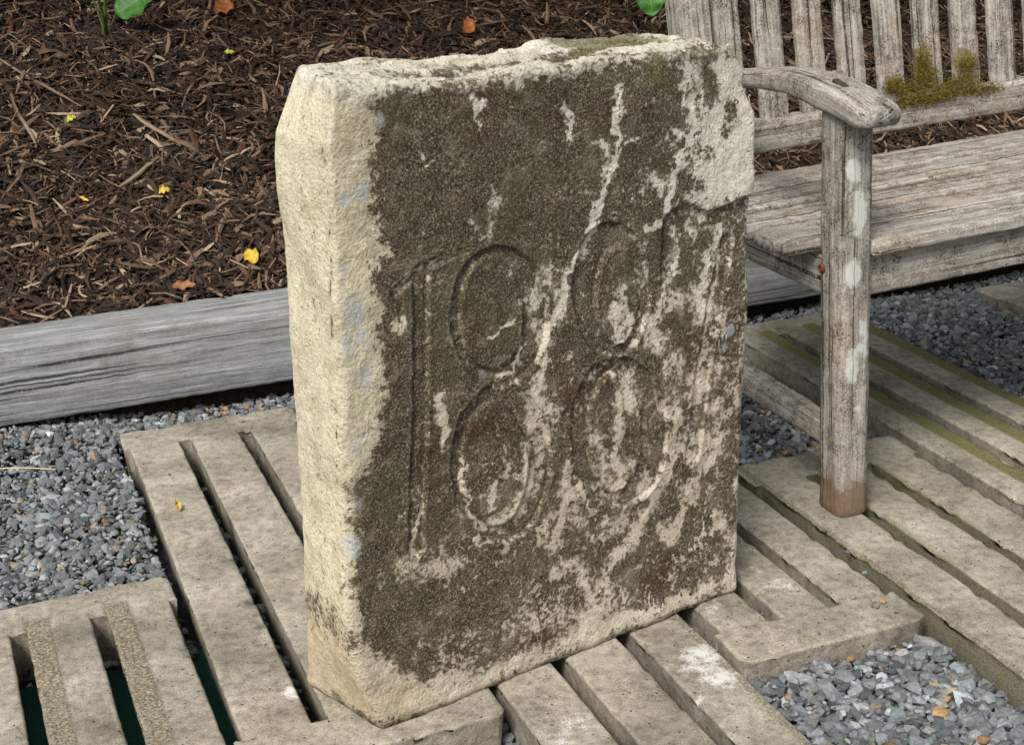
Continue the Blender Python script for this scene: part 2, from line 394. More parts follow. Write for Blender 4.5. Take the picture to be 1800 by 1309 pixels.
    for a, b in edges:
        d = np.array([gx[b] - gx[a], gy[b] - gy[a]]); d /= np.linalg.norm(d); nrm = np.array([-d[1], d[0]]); inw[a] += nrm; inw[b] += nrm
    for z in levels:
        q = np.stack([ngx[bverts], ngy[bverts], np.full(nb, z)], -1); l3 = q + seed
        q[:, :2] += inw[bverts] * (-z) * .06 + (np.stack([fbm(l3, 45, 3, 41), fbm(l3, 45, 3, 43)], -1) - .5) * .005 * min(1, -z / .03)
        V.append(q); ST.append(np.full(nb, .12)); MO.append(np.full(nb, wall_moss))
    V = np.concatenate(V); ST = np.concatenate(ST); MO = np.concatenate(MO)
    prev = lambda lev, v: v if lev == 0 else base + (lev - 1) * nb + mp[v]
    walls = []
    for lev in range(len(levels)):
        walls.append(np.stack([prev(lev, edges[:, 1]), prev(lev, edges[:, 0]), base + lev * nb + mp[edges[:, 0]], base + lev * nb + mp[edges[:, 1]]], -1))
    FA = np.concatenate([top] + walls)
    px = V[FA].mean(1)[:, 0]; py = np.concatenate([gy[FA[:len(top)]].mean(1)] + [((gy[edges[:, 0]] + gy[edges[:, 1]]) / 2)] * len(levels))
    # move to the place
    root = empty('concrete_slat_panel', W(u0 + width / 2, v0 + length / 2, -TH + dz))
    R = YAW + 0; ang = -YAW + rot
    ca, sa = math.cos(ang), math.sin(ang)
    root.rotation_euler.z = ang
    L = V - np.array([width / 2, length / 2, -TH])
    wpos = np.stack([L[:, 0] * ca - L[:, 1] * sa, L[:, 0] * sa + L[:, 1] * ca], -1) + np.array(root.location[:2])
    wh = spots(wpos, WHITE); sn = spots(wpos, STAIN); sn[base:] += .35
    region = np.where(py < e, 0, np.where(py > length - e, 1, 2 + np.clip((px / pitch).astype(int), 0, 2)))
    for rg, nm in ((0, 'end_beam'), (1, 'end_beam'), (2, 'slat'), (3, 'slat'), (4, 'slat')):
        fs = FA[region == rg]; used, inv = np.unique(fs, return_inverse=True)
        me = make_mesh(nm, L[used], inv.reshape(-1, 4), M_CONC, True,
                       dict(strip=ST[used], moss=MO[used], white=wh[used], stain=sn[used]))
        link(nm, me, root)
    tag(root, label, 'concrete panel', 'slatted concrete panels laid on the gravel')
    return root
panel(-.112, .945, .335, 1.12, 'slatted concrete panel with dark green netting showing through its slots', 1, 1., .30, .25, .012, seed=1)
panel(.222, 1.508, .330, 1.167, 'slatted concrete panel under the left end of the carved stone, beside the grey timber', 0, 0, 0, .05, -.004, seed=2)
panel(.553, .80, .320, 1.12, 'slatted concrete panel with white splash, running out from under the front of the stone', 0, 0, 0, .15, .01, edge_strip=(.285, .325), seed=3)
panel(.876, 1.487, .288, 1.12, 'slatted concrete panel under the right end of the stone, its end against open gravel', 0, 0, 0, .2, 0, seed=4)
panel(1.172, .93, .322, 1.12, 'slatted concrete panel with mossy slots carrying the front bench leg', 0, 0, 0, .62, 0, edge_strip=(0, .02), seed=5)
panel(1.507, 1.585, .325, 1.115, 'slatted concrete panel with bands of olive moss under the bench seat', -1, .3, 1.35, .3, 0, seed=6)
panel(2.168, 1.575, .325, 1.115, 'slatted concrete panel under the bench, alone beyond a strip of gravel', -1, .3, .5, .3, 0, seed=7)
PANELS = [(-.112, .945, .335, 1.12), (.222, 1.508, .33, 1.167), (.553, .80, .32, 1.12), (.876, 1.487, .288, 1.12), (1.172, .93, .322, 1.12), (1.507, 1.585, .325, 1.115), (2.168, 1.575, .325, 1.115)]

# ------------------------------------------------------------------ lofted timber
def loft(path, wdir, hdir, wid, hei, mat, name, rad=.006, jitter=.0012, seg=None, gseed=0, lichen=None, moss=None, wet=None, endround=0.):
    path = np.asarray(path, float); n = len(path)
    wid = np.broadcast_to(np.asarray(wid, float), n); hei = np.broadcast_to(np.asarray(hei, float), n)
    wdir = np.broadcast_to(np.asarray(wdir, float), (n, 3)); hdir = np.broadcast_to(np.asarray(hdir, float), (n, 3))
    prof = []
    for k, (sx, sy) in enumerate(((1, -1), (1, 1), (-1, 1), (-1, -1))):
        for a in (0, .5, 1.):
            th = math.radians(-90 + 90 * k + 90 * a); prof.append((sx, sy, math.cos(th), math.sin(th)))
        for a in (.33, .66):                                         # points along the following side
            nx_, ny_ = ((1, 1), (-1, 1), (-1, -1), (1, -1))[k]
            prof.append((sx + (nx_ - sx) * a, sy + (ny_ - sy) * a, ((1, 0), (0, 1), (-1, 0), (0, -1))[k][0] * 1., ((1, 0), (0, 1), (-1, 0), (0, -1))[k][1] * 1.))
    prof = np.array(prof); m = len(prof)
    d = np.concatenate([[0], np.cumsum(np.linalg.norm(np.diff(path, axis=0), axis=1))])
    V, G = [], []
    for i in range(n):
        hw, hh = wid[i] / 2 - rad, hei[i] / 2 - rad
        x = prof[:, 0] * hw + prof[:, 2] * rad; y = prof[:, 1] * hh + prof[:, 3] * rad
        V.append(path[i] + x[:, None] * wdir[i] + y[:, None] * hdir[i]); G.append(np.stack([np.full(m, d[i]), x, y], -1))
    V = np.array(V); G = np.array(G)
    caps = []
    for end, ii in ((0, 0), (1, n - 1)):
        c = path[ii]; ax = path[ii] - path[ii + (1 if ii == 0 else -1)]; ax = ax / np.linalg.norm(ax)
        ring = c + (V[ii] - c) * (1 - .06) + ax * min(rad, .004); caps.append((ring, G[ii] * np.array([1, .94, .94])))
    V = np.concatenate([caps[0][0][None], V, caps[1][0][None]]); G = np.concatenate([caps[0][1][None], G, caps[1][1][None]])
    nn = n + 2
    Vf = V.reshape(-1, 3); Gf = G.reshape(-1, 3)
    Vf = Vf + (np.stack([fbm(Vf + gseed, 55, 3, s) for s in (1, 2, 3)], -1) - .5) * jitter * 2.2
    ids = np.arange(nn * m).reshape(nn, m); nxt = np.roll(ids, -1, 1)
    FQ = [tuple(q) for q in np.stack([ids[:-1], nxt[:-1], nxt[1:], ids[1:]], -1).reshape(-1, 4)]
    FQ.append(tuple(ids[0][::-1])); FQ.append(tuple(ids[-1]))
    z = np.zeros(len(Vf))
    me = make_mesh(name, Vf, FQ, mat, True, dict(gc=Gf + np.array([gseed * 1.37, gseed * .71, gseed * .37]),
                   lichen=z if lichen is None else lichen(Vf), moss=z if moss is None else moss(Vf), wet=z if wet is None else wet(Vf)))
    return me
def lerp(a, b, n): return np.asarray(a, float)[None] + (np.asarray(b, float) - np.asarray(a, float))[None] * np.linspace(0, 1, n)[:, None]
u3 = np.array([U2[0], U2[1], 0]); v3 = np.array([V2[0], V2[1], 0]); z3 = np.array([0, 0, 1.])

# grey timber edging of the mulch bed
sp = lerp(W(-1.25, 2.880, .0765), W(2.75, 2.880, .0765), 260)
sleeper = link('timber_sleeper', loft(sp, v3, z3, .150, .153, M_SLEEP, 'timber_sleeper', .006, .0020, gseed=3))
tag(sleeper, 'long grey weathered timber sleeper edging the bark mulch bed', 'timber')

# ------------------------------------------------------------------ bench
BU, BV = 1.226, 1.797
TILT = math.radians(-2.2)
bench = empty('garden_bench', W(BU, BV, 0))
bench.rotation_euler = (Matrix.Rotation(-YAW, 4, 'Z') @ Matrix.Rotation(TILT, 4, 'Y')).to_euler()
X3, Y3, Z3 = np.eye(3)
bpy.context.view_layer.update()
def bloc(P): return np.asarray(P, float)
BL = 1.32
BM = np.array(bench.matrix_world)
BMI = np.linalg.inv(BM)
def bspots(lst):
    """lst: (px, py, plane, value, radius_along_z, radius_across, amplitude): pixel put on a world plane, as bench coordinates"""
    pts = []
    for (x, y, pl, val, rz, rx, a) in lst:
        if pl == 'v': q = on_plane_v(x, y, val); wp = W(q[0], val, q[1])
        else: q = on_plane_u(x, y, val); wp = W(val, q[0], q[1])
        pts.append((BMI[:3, :3] @ wp + BMI[:3, 3], rz, rx, a))
    def f(V):
        o = np.zeros(len(V))
        for c, rz, rx, a in pts:
            d = V - c; o = np.maximum(o, a * np.exp(-(d[:, 2] / rz) ** 2 - (d[:, 0] ** 2 + d[:, 1] ** 2) / rx ** 2))
        return o
    return f
leg_lich = bspots([(1500, 300, 'v', 1.797, .019, .011, 1.5), (1512, 375, 'v', 1.797, .038, .012, 1.3), (1500, 480, 'v', 1.797, .024, .012, 1.5), (1497, 640, 'v', 1.797, .032, .012, 1.1), (1518, 600, 'v', 1.797, .05, .012, .8), (1512, 720, 'v', 1.797, .04, .012, .6)])
def legwet(V): return 1.1 * sstep(.12, .0, V[:, 2]) + .5 * (fbm(V, 30, 3, 5) - .5) * sstep(.16, .05, V[:, 2])
def addb(name, me): return link(name, me, bench)
# legs
fl = addb('front_leg', loft(lerp((.025, .033, .003), (.025, .033, .634), 60), X3, -Y3, .055, .066, M_BENCH, 'front_leg', .012, .0016, gseed=11, lichen=leg_lich, wet=legwet))
addb('front_leg', loft(lerp((BL - .025, .033, .003), (BL - .025, .033, .632), 40), X3, -Y3, .055, .066, M_BENCH, 'front_leg', .012, .0016, gseed=12, wet=legwet))
def rake(z): return .428 + max(0, z - .42) * .165
for k, x in ((0, .025), (1, BL - .025)):
    zz = np.linspace(-.035, .95, 60)
    addb('back_post', loft(np.stack([np.full(60, x), [rake(q) + .04 for q in zz], zz], -1), X3, -Y3, .052, .075, M_BENCH, 'back_post', .006, .0016, gseed=14 + k))
# rails
addb('front_rail', loft(lerp((.052, .035, .386), (BL - .052, .035, .386), 90), -Y3, Z3, .03, .066, M_BENCH, 'front_rail', .004, .0014, gseed=21,
     lichen=bspots([(1580, 482, 'v', 1.80, .008, .02, 1.), (1770, 447, 'v', 1.80, .008, .02, 1.), (1640, 478, 'v', 1.80, .006, .015, .9), (1720, 460, 'v', 1.8, .006, .02, .8)])))
for k, x in ((0, .02), (1, BL - .02)):
    addb('side_rail', loft(lerp((x, .066, .382), (x, .478, .377), 50), X3, Z3, .03, .06, M_BENCH, 'side_rail', .004, .0014, gseed=23 + k))
    addb('stretcher', loft(lerp((x + (.005 if k == 0 else -.005), .066, .119), (x, .478, .125), 50), X3, Z3, .036, .038, M_BENCH, 'stretcher', .004, .0014, gseed=27 + k))
addb('back_rail', loft(lerp((.051, rake(.51) + .035, .508), (BL - .051, rake(.51) + .035, .508), 120), -Y3, Z3, .036, .056, M_BENCH, 'back_rail', .005, .0016, gseed=31,
     moss=bspots([(1620, 165, 'v', 2.257, .02, .04, 1.2), (1700, 150, 'v', 2.257, .02, .05, 1.2), (1580, 165, 'v', 2.257, .015, .03, .9), (1650, 175, 'v', 2.257, .012, .05, .8)]),
     lichen=bspots([(1655, 208, 'v', 2.257, .006, .012, 1.2), (1680, 205, 'v', 2.257, .005, .01, 1.)])))
addb('top_rail', loft(lerp((.051, rake(.90) + .035, .905), (BL - .051, rake(.90) + .035, .905), 80), -Y3, Z3, .036, .07, M_BENCH, 'top_rail', .006, .0016, gseed=33))
# back slats
sm = bspots([(1625, 105, 'v', 2.272, .03, .03, 1.25), (1700, 105, 'v', 2.272, .025, .03, 1.25), (1570, 150, 'v', 2.272, .02, .02, .9), (1635, 135, 'v', 2.272, .03, .03, 1.2)])
k = 0; x = .090
while x < BL - .06:
    addb('back_slat', loft(np.stack([np.full(34, x), [rake(q) + .034 for q in np.linspace(.533, .872, 34)], np.linspace(.533, .872, 34)], -1), X3, -Y3, .054, .016, M_BENCH, 'back_slat', .004, .0018, gseed=40 + k * 1.7, moss=sm))
    x += .0815; k += 1
# seat boards
edges_y = [-.008, .087, .183, .279, .375, .476]
for q in range(5):
    y0, y1 = edges_y[q] + .0052, edges_y[q + 1] - .0052
    x0 = .056 if q == 0 else -.052
    x1 = BL - .056 if q == 0 else BL + .052
    pth = lerp((x0, (y0 + y1) / 2, .431), (x1, (y0 + y1) / 2, .431), 130)
    pth[:, 2] += -.004 * math.sin(q / 4 * math.pi)
    wd = np.full(130, y1 - y0)
    if q == 1:
        wd[:3] *= (.72, .88, .96)
    addb('seat_board', loft(pth, -Y3, Z3, wd, .021, M_BENCH, 'seat_board', .005, .002, gseed=60 + q * 2.3))
    if q == 0:                                                    # filler behind the front leg
        addb('seat_board', loft(lerp((-.052, .078, .430), (.053, .078, .430), 14), -Y3, Z3, .012, .02, M_BENCH, 'seat_board', .004, .001, gseed=77))
# arms: arched, dropping over the front leg
for k, x in ((0, .022), (1, BL - .022)):
    n = 60; t = np.linspace(0, 1, n); y = .46 - t * .515
    ky = [-.06, -.034, .01, .053, .146, .273, .36, .46]
    zt = np.interp(y, ky, [.648, .661, .672, .679, .682, .668, .652, .636]); zt = np.convolve(np.pad(zt, 4, 'edge'), np.ones(9) / 9, 'valid')
    thick = np.interp(y, ky, [.026, .032, .037, .040, .033, .028, .028, .030])
    wdt = .060 + .010 * sstep(.35, .95, t)
    pth = np.stack([np.full(n, x), y, zt - thick / 2], -1)
    wdt = wdt.copy(); wdt[-2:] *= (.98, .93); thick = thick.copy(); thick[-2:] *= (.97, .88)
    tang = np.gradient(pth, axis=0); tang /= np.linalg.norm(tang, axis=1)[:, None]
    hd = np.cross(X3, tang); hd *= np.sign(hd[:, 2:3])
    arm = addb('armrest', loft(pth, np.tile(-X3, (n, 1)), hd, wdt, thick, M_BENCH, 'armrest', .008, .0014, gseed=90 + k * 3))
    ii = int(np.argmin(abs(y - .032)))
    tn = link('tenon', loft(lerp((x - .004, y[ii] + .020, zt[ii] + .0015), (x - .004, y[ii] - .014, zt[ii] - .0075), 4), X3, Z3, .011, .010, mat_plain('dark_end_grain', (.02, .016, .012), (.08, .062, .045), 200) if k == 0 else bpy.data.materials['dark_end_grain'], 'tenon', .002, .0006), arm)
# bolt in the leg
mrust = mat_plain('rusty_iron', (.08, .025, .012), (.20, .07, .03), 300, .8, .001)
bq = on_plane_u(1460, 468, BU - .004); bl = BMI[:3, :3] @ W(BU - .004, bq[0], bq[1]) + BMI[:3, 3]
th = np.linspace(0, 2 * math.pi, 17)[:-1]
ringV = [np.stack([np.full(16, xx), r * np.cos(th), r * np.sin(th)], -1) for xx, r in ((-.0005, .0075), (-.004, .0072), (-.0052, .0055), (-.0052, .0028), (-.0035, .0025))]
bv = np.concatenate(ringV); bf = [tuple((a * 16 + q, a * 16 + (q + 1) % 16, (a + 1) * 16 + (q + 1) % 16, (a + 1) * 16 + q)) for a in range(4) for q in range(16)] + [tuple(range(64, 80))]
bo = link('bolt', make_mesh('bolt', bv + np.array([-.0025, bl[1], bl[2]]), bf, mrust), fl); bo['label'] = 'rusty bolt head in the side of the leg'
tag(bench, 'weathered grey wooden garden bench with mossy slatted back and curved armrest', 'bench')

# ------------------------------------------------------------------ the carved stone
AS = math.radians(33.5)
E1 = np.array([math.cos(AS), math.sin(AS)]); E2 = np.array([-math.sin(AS), math.cos(AS)]); SO = ground(670, 1278)[:2]
def onst(x, y, d=0.):
    r = ray(x, y); q = r * ((d + SO @ E2) / (r[:2] @ E2)); return np.array([q[:2] @ E1 - SO @ E1, CAMH + q[2]])
SW, SD, SH = .60, .152, .785
NX, NY, NZ = 270, 60, 350
def lattice(nx, ny, nz):
    vid = {}
    base = [0]; P = []; Fc = []
    def grid(a, b, fn, flip):
        I, J = np.meshgrid(np.arange(a + 1), np.arange(b + 1), indexing='ij')
        pts = fn(I, J); key = (pts[..., 0] * 4096 + pts[..., 1]) * 4096 + pts[..., 2]
        q = np.stack([key[:-1, :-1], key[1:, :-1], key[1:, 1:], key[:-1, 1:]], -1).reshape(-1, 4)
        return q[:, ::-1] if flip else q
    z = np.zeros_like
    Fc = [grid(nx, nz, lambda i, j: np.stack([i, 0 * i, j], -1), False), grid(nx, nz, lambda i, j: np.stack([i, 0 * i + ny, j], -1), True),
          grid(ny, nz, lambda i, j: np.stack([0 * i, i, j], -1), True), grid(ny, nz, lambda i, j: np.stack([0 * i + nx, i, j], -1), False),
          grid(nx, ny, lambda i, j: np.stack([i, j, 0 * i], -1), True), grid(nx, ny, lambda i, j: np.stack([i, j, 0 * i + nz], -1), False)]
    Fk = np.concatenate(Fc); keys, inv = np.unique(Fk, return_inverse=True)
    P = np.stack([keys // (4096 * 4096), (keys // 4096) % 4096, keys % 4096], -1)
    return P, inv.reshape(-1, 4)
P, FQ = lattice(NX, NY, NZ)
p = P / np.array([NX, NY, NZ]) * np.array([SW, SD, SH])
dim = np.array([SW, SD, SH])
front = (P[:, 1] == 0); leftf = P[:, 0] == 0; topf = P[:, 2] == NZ
R3 = .010 + .012 * fbm(p, 9, 2, 71)
R3 = R3 * (1 - .35 * sstep(.10, .0, p[:, 2]))
R3 = R3 * (1 - .60 * sstep(.4, .7, p[:, 2]))
q = np.clip(p, R3[:, None], dim - R3[:, None]); dv = p - q; ln = np.linalg.norm(dv, axis=1)
mult = (np.abs(dv) > 1e-9).sum(1)
N0 = dv / np.maximum(ln, 1e-9)[:, None]
p = np.where((ln > 1e-9)[:, None], q + N0 * R3[:, None], p)
# outline traced from the photograph and put on the stone's own planes
def curve(pts, d, horiz=False):
    a = np.array([onst(x, y, d) for x, y in pts]); a = a[np.argsort(a[:, 0 if horiz else 1])]; return a
fl_ = curve([(577, 150), (572, 265), (578, 400), (582, 500), (588, 650), (595, 800), (602, 950), (607, 1085), (625, 1180), (662, 1270)], 0)
bl_ = curve([(527, 113), (500, 190), (480, 243), (482, 330), (495, 440), (500, 560), (510, 680), (515, 800), (524, 950), (526, 1080), (531, 1190)], .15)
rt_ = curve([(1287, 80), (1307, 115), (1304, 135), (1326, 185), (1323, 300), (1319, 450), (1313, 600), (1307, 750), (1301, 850), (1299, 950), (1293, 1015)], 0)
tf_ = curve([(575, 150), (640, 152), (700, 144), (800, 140), (880, 131), (950, 116), (1060, 101), (1200, 88), (1285, 80)], 0, True)
tb_ = curve([(525, 113), (590, 108), (690, 98), (800, 97), (900, 88), (930, 76), (1000, 70), (1180, 58), (1240, 70)], .15, True)
zz = p[:, 2] / SH * .785
b = p[:, 1] / SD
xl = np.interp(zz, fl_[:, 1], fl_[:, 0]) * (1 - b) + np.interp(zz, bl_[:, 1], bl_[:, 0]) * b
xr = np.interp(zz, rt_[:, 1], rt_[:, 0]) - .01 * b
a = p[:, 0] / SW
x = xl + a * (xr - xl)
ztop = np.interp(x, tf_[:, 0], tf_[:, 1]) * (1 - b) + np.interp(x, tb_[:, 0], tb_[:, 1]) * b
z = p[:, 2] / SH * ztop
Q3 = np.stack([x, p[:, 1], z], -1)
# --- masks in face coordinates
X, Z = x, z
onfront = sstep(.05, .0, p[:, 1])
def ell(bb):
    x0, y0, x1, y1 = bb; l = onst(x0, (y0 + y1) / 2); r = onst(x1, (y0 + y1) / 2); t = onst((x0 + x1) / 2, y0); bt = onst((x0 + x1) / 2, y1)
    c = (l + r + t + bt) / 4
    A = np.array([(r - l) / 2, (t - bt) / 2]).T; Ai = np.linalg.inv(A)
    d = np.stack([X - c[0], Z - c[1]], -1) @ Ai.T; sc = min(np.linalg.norm(A[:, 0]), np.linalg.norm(A[:, 1]))
    return (np.linalg.norm(d, axis=1) - 1) * sc                      # signed distance, about metres
def seg(pts, hw):
    L = np.array([onst(*q_) for q_ in pts]); out = np.full(len(X), 9.)
    P2 = np.stack([X, Z], -1)
    for s0, s1 in zip(L[:-1], L[1:]):
        ab = s1 - s0; t = np.clip(((P2 - s0) @ ab) / (ab @ ab), 0, 1); out = np.minimum(out, np.hypot(*(P2 - s0 - t[:, None] * ab).T))
    return out - hw
nz1 = (fbm(Q3, 40, 3, 5) - .5) * .004
def ring(o, i): return np.maximum(ell(o) + nz1, -(ell(i) + nz1))
r8a = np.minimum(ring((788, 432, 962, 678), (806, 452, 916, 648)), ring((790, 674, 964, 952), (808, 708, 923, 922)))
r8b = np.minimum(ring((1003, 391, 1140, 630), (1046, 440, 1118, 608)), ring((998, 628, 1170, 888), (1030, 658, 1122, 864)))
one_a = np.minimum(seg([(737, 478), (735, 700), (728, 965)], .011), seg([(688, 515), (738, 468), (768, 458)], .005))
one_b = seg([(1276, 430), (1252, 530), (1226, 680), (1212, 800)], .014)
digits = np.minimum(np.minimum(r8a, r8b), one_a)
dg = sstep(.0008, -.0022, digits) * (.62 + .38 * np.exp(-(digits / .005) ** 2)); dg2 = sstep(.001, -.004, one_b) * (.6 + .4 * np.exp(-(one_b / .006) ** 2))
yoff = np.zeros(len(X))
yoff += onfront * (dg * .0054 + dg2 * .0026)
rim = np.exp(-(np.minimum(digits, one_b) / .0035) ** 2) * onfront; yoff -= rim * .0012 * (digits > 0)
pan = sstep(.0, -.02, np.minimum(digits, one_b))                      # shallow dishing around the figures
yoff += onfront * (fbm(Q3, 7, 4, 61) - .5) * .010
yoff += onfront * (fbm(Q3, 55, 3, 63) - .5) * .0028
# broken-off scale at the upper right
scale_ = sstep(0, .006, seg([(1318, 345), (1290, 355), (1240, 372), (1200, 352), (1165, 382)], 0.)) 
chipz = np.where((X > onst(1160, 380)[0]) & (Z < np.interp(X, *np.array([onst(1160, 385), onst(1200, 352), onst(1240, 372), onst(1290, 352), onst(1322, 340)]).T)) & (Z > .30), 1., 0)
dlow = np.interp(X, *np.array([onst(1160, 385), onst(1200, 352), onst(1240, 372), onst(1290, 352), onst(1322, 340)]).T) - Z
yoff += onfront * np.where(X > onst(1160, 380)[0], sstep(-.001, .004, dlow) * sstep(.16, .03, dlow), 0) * .0075
# cracked bedding lines, dished top
crk = seg([(572, 265), (577, 400), (582, 500), (588, 650), (595, 800), (602, 950), (606, 1085)], 0)
cm = np.exp(-(crk / .0017) ** 2) * sstep(.40, .52, fbm(Q3, 42, 2, 88)) * sstep(.03, .0, p[:, 1])
Q3[:, 1] += yoff + cm * .003
tm = sstep(SH - .03, SH, p[:, 2])
groove = np.exp(-((p[:, 1] - .052 - .02 * (fbm(np.stack([X, 0 * X, 0 * X], -1), 9, 3, 3) - .5)) / .016) ** 2) * sstep(.06, .16, X) * sstep(.42, .34, X)
led = fbm(Q3 * np.array([.55, 2.6, .2]), 24, 4, 79)
Q3[:, 2] -= tm * (groove * .017 + (fbm(Q3 * np.array([1, 2.2, 1]), 18, 4, 77) - .35) * .012 + (np.floor(led * 9) / 9 - .45) * .020)
Q3[:, 0] += sstep(.03, 0, p[:, 0]) * (fbm(Q3, 11, 4, 91) - .5) * .011 + sstep(.57, .6, p[:, 0]) * (fbm(Q3, 12, 4, 93) - .5) * .008
ft = sstep(.05, 0, p[:, 2]); Q3[:, 2] += ft * 0
Q3[:, 1] += ft * onfront * (.010 * fbm(Q3, 14, 3, 97) - .008)
bot = p[:, 2] < .004; Q3[bot, 2] = np.maximum(Q3[bot, 2], 0) * 0 + .001
# --- colour masks
WX = X + (fbm(Q3, 30, 4, 201) - .5) * .030 + (fbm(Q3, 120, 2, 203) - .5) * .012
WZ = Z + (fbm(Q3, 30, 4, 205) - .5) * .030 + (fbm(Q3, 120, 2, 207) - .5) * .012
X0_, Z0_ = X, Z
X, Z = WX, WZ
def polymask(pts, soft):
    L = np.array([onst(*q_) for q_ in pts]); inside = np.zeros(len(X), bool); n = len(L); d = np.full(len(X), 9.); P2 = np.stack([X, Z], -1)
    for i in range(n):
        s0, s1 = L[i], L[(i + 1) % n]; ab = s1 - s0
        c1 = (s0[1] > Z) != (s1[1] > Z); xi = s0[0] + (Z - s0[1]) / (s1[1] - s0[1] + 1e-12) * ab[0]; inside ^= c1 & (X < xi)
        t = np.clip(((P2 - s0) @ ab) / (ab @ ab), 0, 1); d = np.minimum(d, np.hypot(*(P2 - s0 - t[:, None] * ab).T))
    return sstep(-soft, soft, np.where(inside, d, -d))
crust = polymask([(632, 172), (700, 158), (800, 150), (900, 138), (1000, 122), (1100, 108), (1190, 100), (1240, 130), (1325, 190), (1318, 500), (1305, 800), (1292, 1010), (1200, 1050),
                  (1000, 1120), (860, 1170), (740, 1200), (690, 1180), (650, 1110), (622, 1040), (615, 950), (618, 860), (655, 780), (665, 680), (668, 560), (655, 440), (650, 330), (640, 230)], .020) * .97
pale = np.zeros(len(X))
def streak(pts, hw, amp=1., soft=.008):
    global pale; pale = np.maximum(pale, amp * (1 - sstep(-hw * .6, hw * .8 + soft * 1.15, seg(pts, 0.))))
streak([(1078, 155), (1082, 200), (1084, 250), (1066, 310), (1048, 370), (1030, 420), (1004, 455), (985, 490), (978, 540)], .0020, .95, .0065)
streak([(985, 490), (975, 545), (955, 600), (942, 660), (938, 690)], .006, .9)
streak([(1060, 260), (1040, 250)], .004, .8); streak([(1082, 265), (1110, 250)], .003, .6)
streak([(1000, 470), (960, 475), (970, 520)], .006, .7)
streak([(1200, 95), (1205, 160), (1208, 230), (1192, 290), (1175, 340), (1160, 385), (1135, 400)], .0035, .95, .007)
streak([(1190, 240), (1178, 235)], .005, .8); streak([(1160, 330), (1145, 315)], .005, .7)
pale = np.maximum(pale, polymask([(1195, 85), (1285, 78), (1325, 190), (1320, 345), (1280, 352), (1240, 370), (1205, 350), (1215, 260), (1225, 190)], .022) * .80)
streak([(1290, 250), (1285, 190), (1282, 130)], .004, -.0)
streak([(1180, 385), (1185, 440), (1160, 520)], .004, .55); streak([(1262, 400), (1240, 470), (1225, 560)], .008, .68)
streak([(1255, 500), (1240, 600), (1222, 700)], .008, .62); streak([(1190, 720), (1178, 800), (1150, 870), (1118, 930)], .008, .78)
streak([(1185, 740), (1160, 720)], .005, .6); streak([(1150, 560), (1150, 600)], .006, .6)
streak([(1118, 930), (1095, 960), (1060, 1000), (1045, 1050), (1050, 1100)], .016, .80)
streak([(990, 820), (980, 900), (960, 950)], .006, .7); streak([(975, 990), (1010, 1000), (1035, 1040)], .012, .72); streak([(940, 950), (960, 900), (1000, 870)], .006, .62)
streak([(1075, 540), (1085, 590), (1100, 560), (1085, 500)], .004, .85); streak([(1105, 670), (1108, 720)], .010, .8); streak([(1085, 690), (1075, 780), (1080, 860)], .007, .72); streak([(1045, 760), (1055, 830), (1075, 865)], .010, .66)
streak([(925, 780), (920, 850), (905, 900), (870, 915)], .009, .8); streak([(870, 850), (860, 890)], .007, .7); streak([(885, 770), (900, 830)], .007, .65)
streak([(768, 700), (773, 740), (770, 780)], .005, .9); streak([(830, 168), (834, 190), (842, 215)], .005, 1.1, .005); streak([(995, 190), (998, 235)], .005, .7); streak([(860, 345), (862, 410)], .004, .6); streak([(820, 380), (835, 400)], .006, .55)
streak([(815, 812), (818, 880), (835, 930), (850, 955)], .0012, 1.1, .0025); streak([(1005, 840), (1020, 870), (1030, 890)], .0014, 1.0, .003)
streak([(870, 660), (895, 645), (912, 610)], .0013, 1., .003); streak([(843, 596), (870, 585), (905, 560)], .0012, 1., .003); streak([(1082, 606), (1105, 590), (1118, 550)], .002, 1., .003)
streak([(690, 515), (738, 462), (770, 452)], .0016, .9, .003); streak([(700, 570), (696, 580)], .005, 1., .004); streak([(750, 285), (762, 280)], .003, 1.1, .003)
streak([(735, 900), (728, 965)], .002, .9, .003); streak([(1245, 840), (1238, 900), (1228, 955)], .001, .8, .002); streak([(1250, 800), (1236, 815)], .004, 1., .004)
streak([(645, 430), (672, 440)], .007, .7); streak([(700, 1000), (790, 1000)], .012, .45, .03); streak([(900, 1090), (1000, 1080)], .02, .4, .03); streak([(930, 700), (960, 730)], .01, .6)
streak([(640, 210), (655, 245)], .008, .9); streak([(960, 470), (940, 540), (950, 600)], .006, .55); streak([(930, 720), (950, 780), (940, 850)], .008, .5)
X, Z = X0_, Z0_
rough = fbm(Q3, 24, 4, 101)
side = sstep(.03, .012, p[:, 0]) * sstep(-.002, .02, p[:, 1])
crust = crust * (1 - np.clip(pale, 0, 1.1))
# mottling: paler weathered patches on the lower right, solid black-brown above left
mott = sstep(.0, 1., np.clip((X - .05) / .5 * .6 + (.62 - Z) * .9, 0, 1))
fleck = np.abs(fbm(Q3 * np.array([1.6, 1, .8]), 26, 4, 141) - .5)
crust = crust - (.25 + .75 * mott) * .45 * sstep(.035, .0, fleck) * sstep(.42, .6, fbm(Q3, 8, 3, 143))
crust = crust - .05 - .20 * rim * sstep(.4, .6, fbm(Q3, 60, 2, 161))
crust = crust - mott * (.15 + .42 * sstep(.46, .66, rough)) + .10 * (1 - mott) - .11 * dg * onfront
crust = crust * onfront
crust = np.maximum(crust, .10 * side)
crust = np.maximum(crust, tm * (.66 * groove + .24 + .45 * sstep(.47, .6, led) * sstep(.06, .2, X)))
crust += .55 * np.exp(-(((X - onst(640, 1120)[0]) / .03) ** 2 + ((Z - onst(640, 1120)[1]) / .03) ** 2)) * 1.0
crust += cm * .75
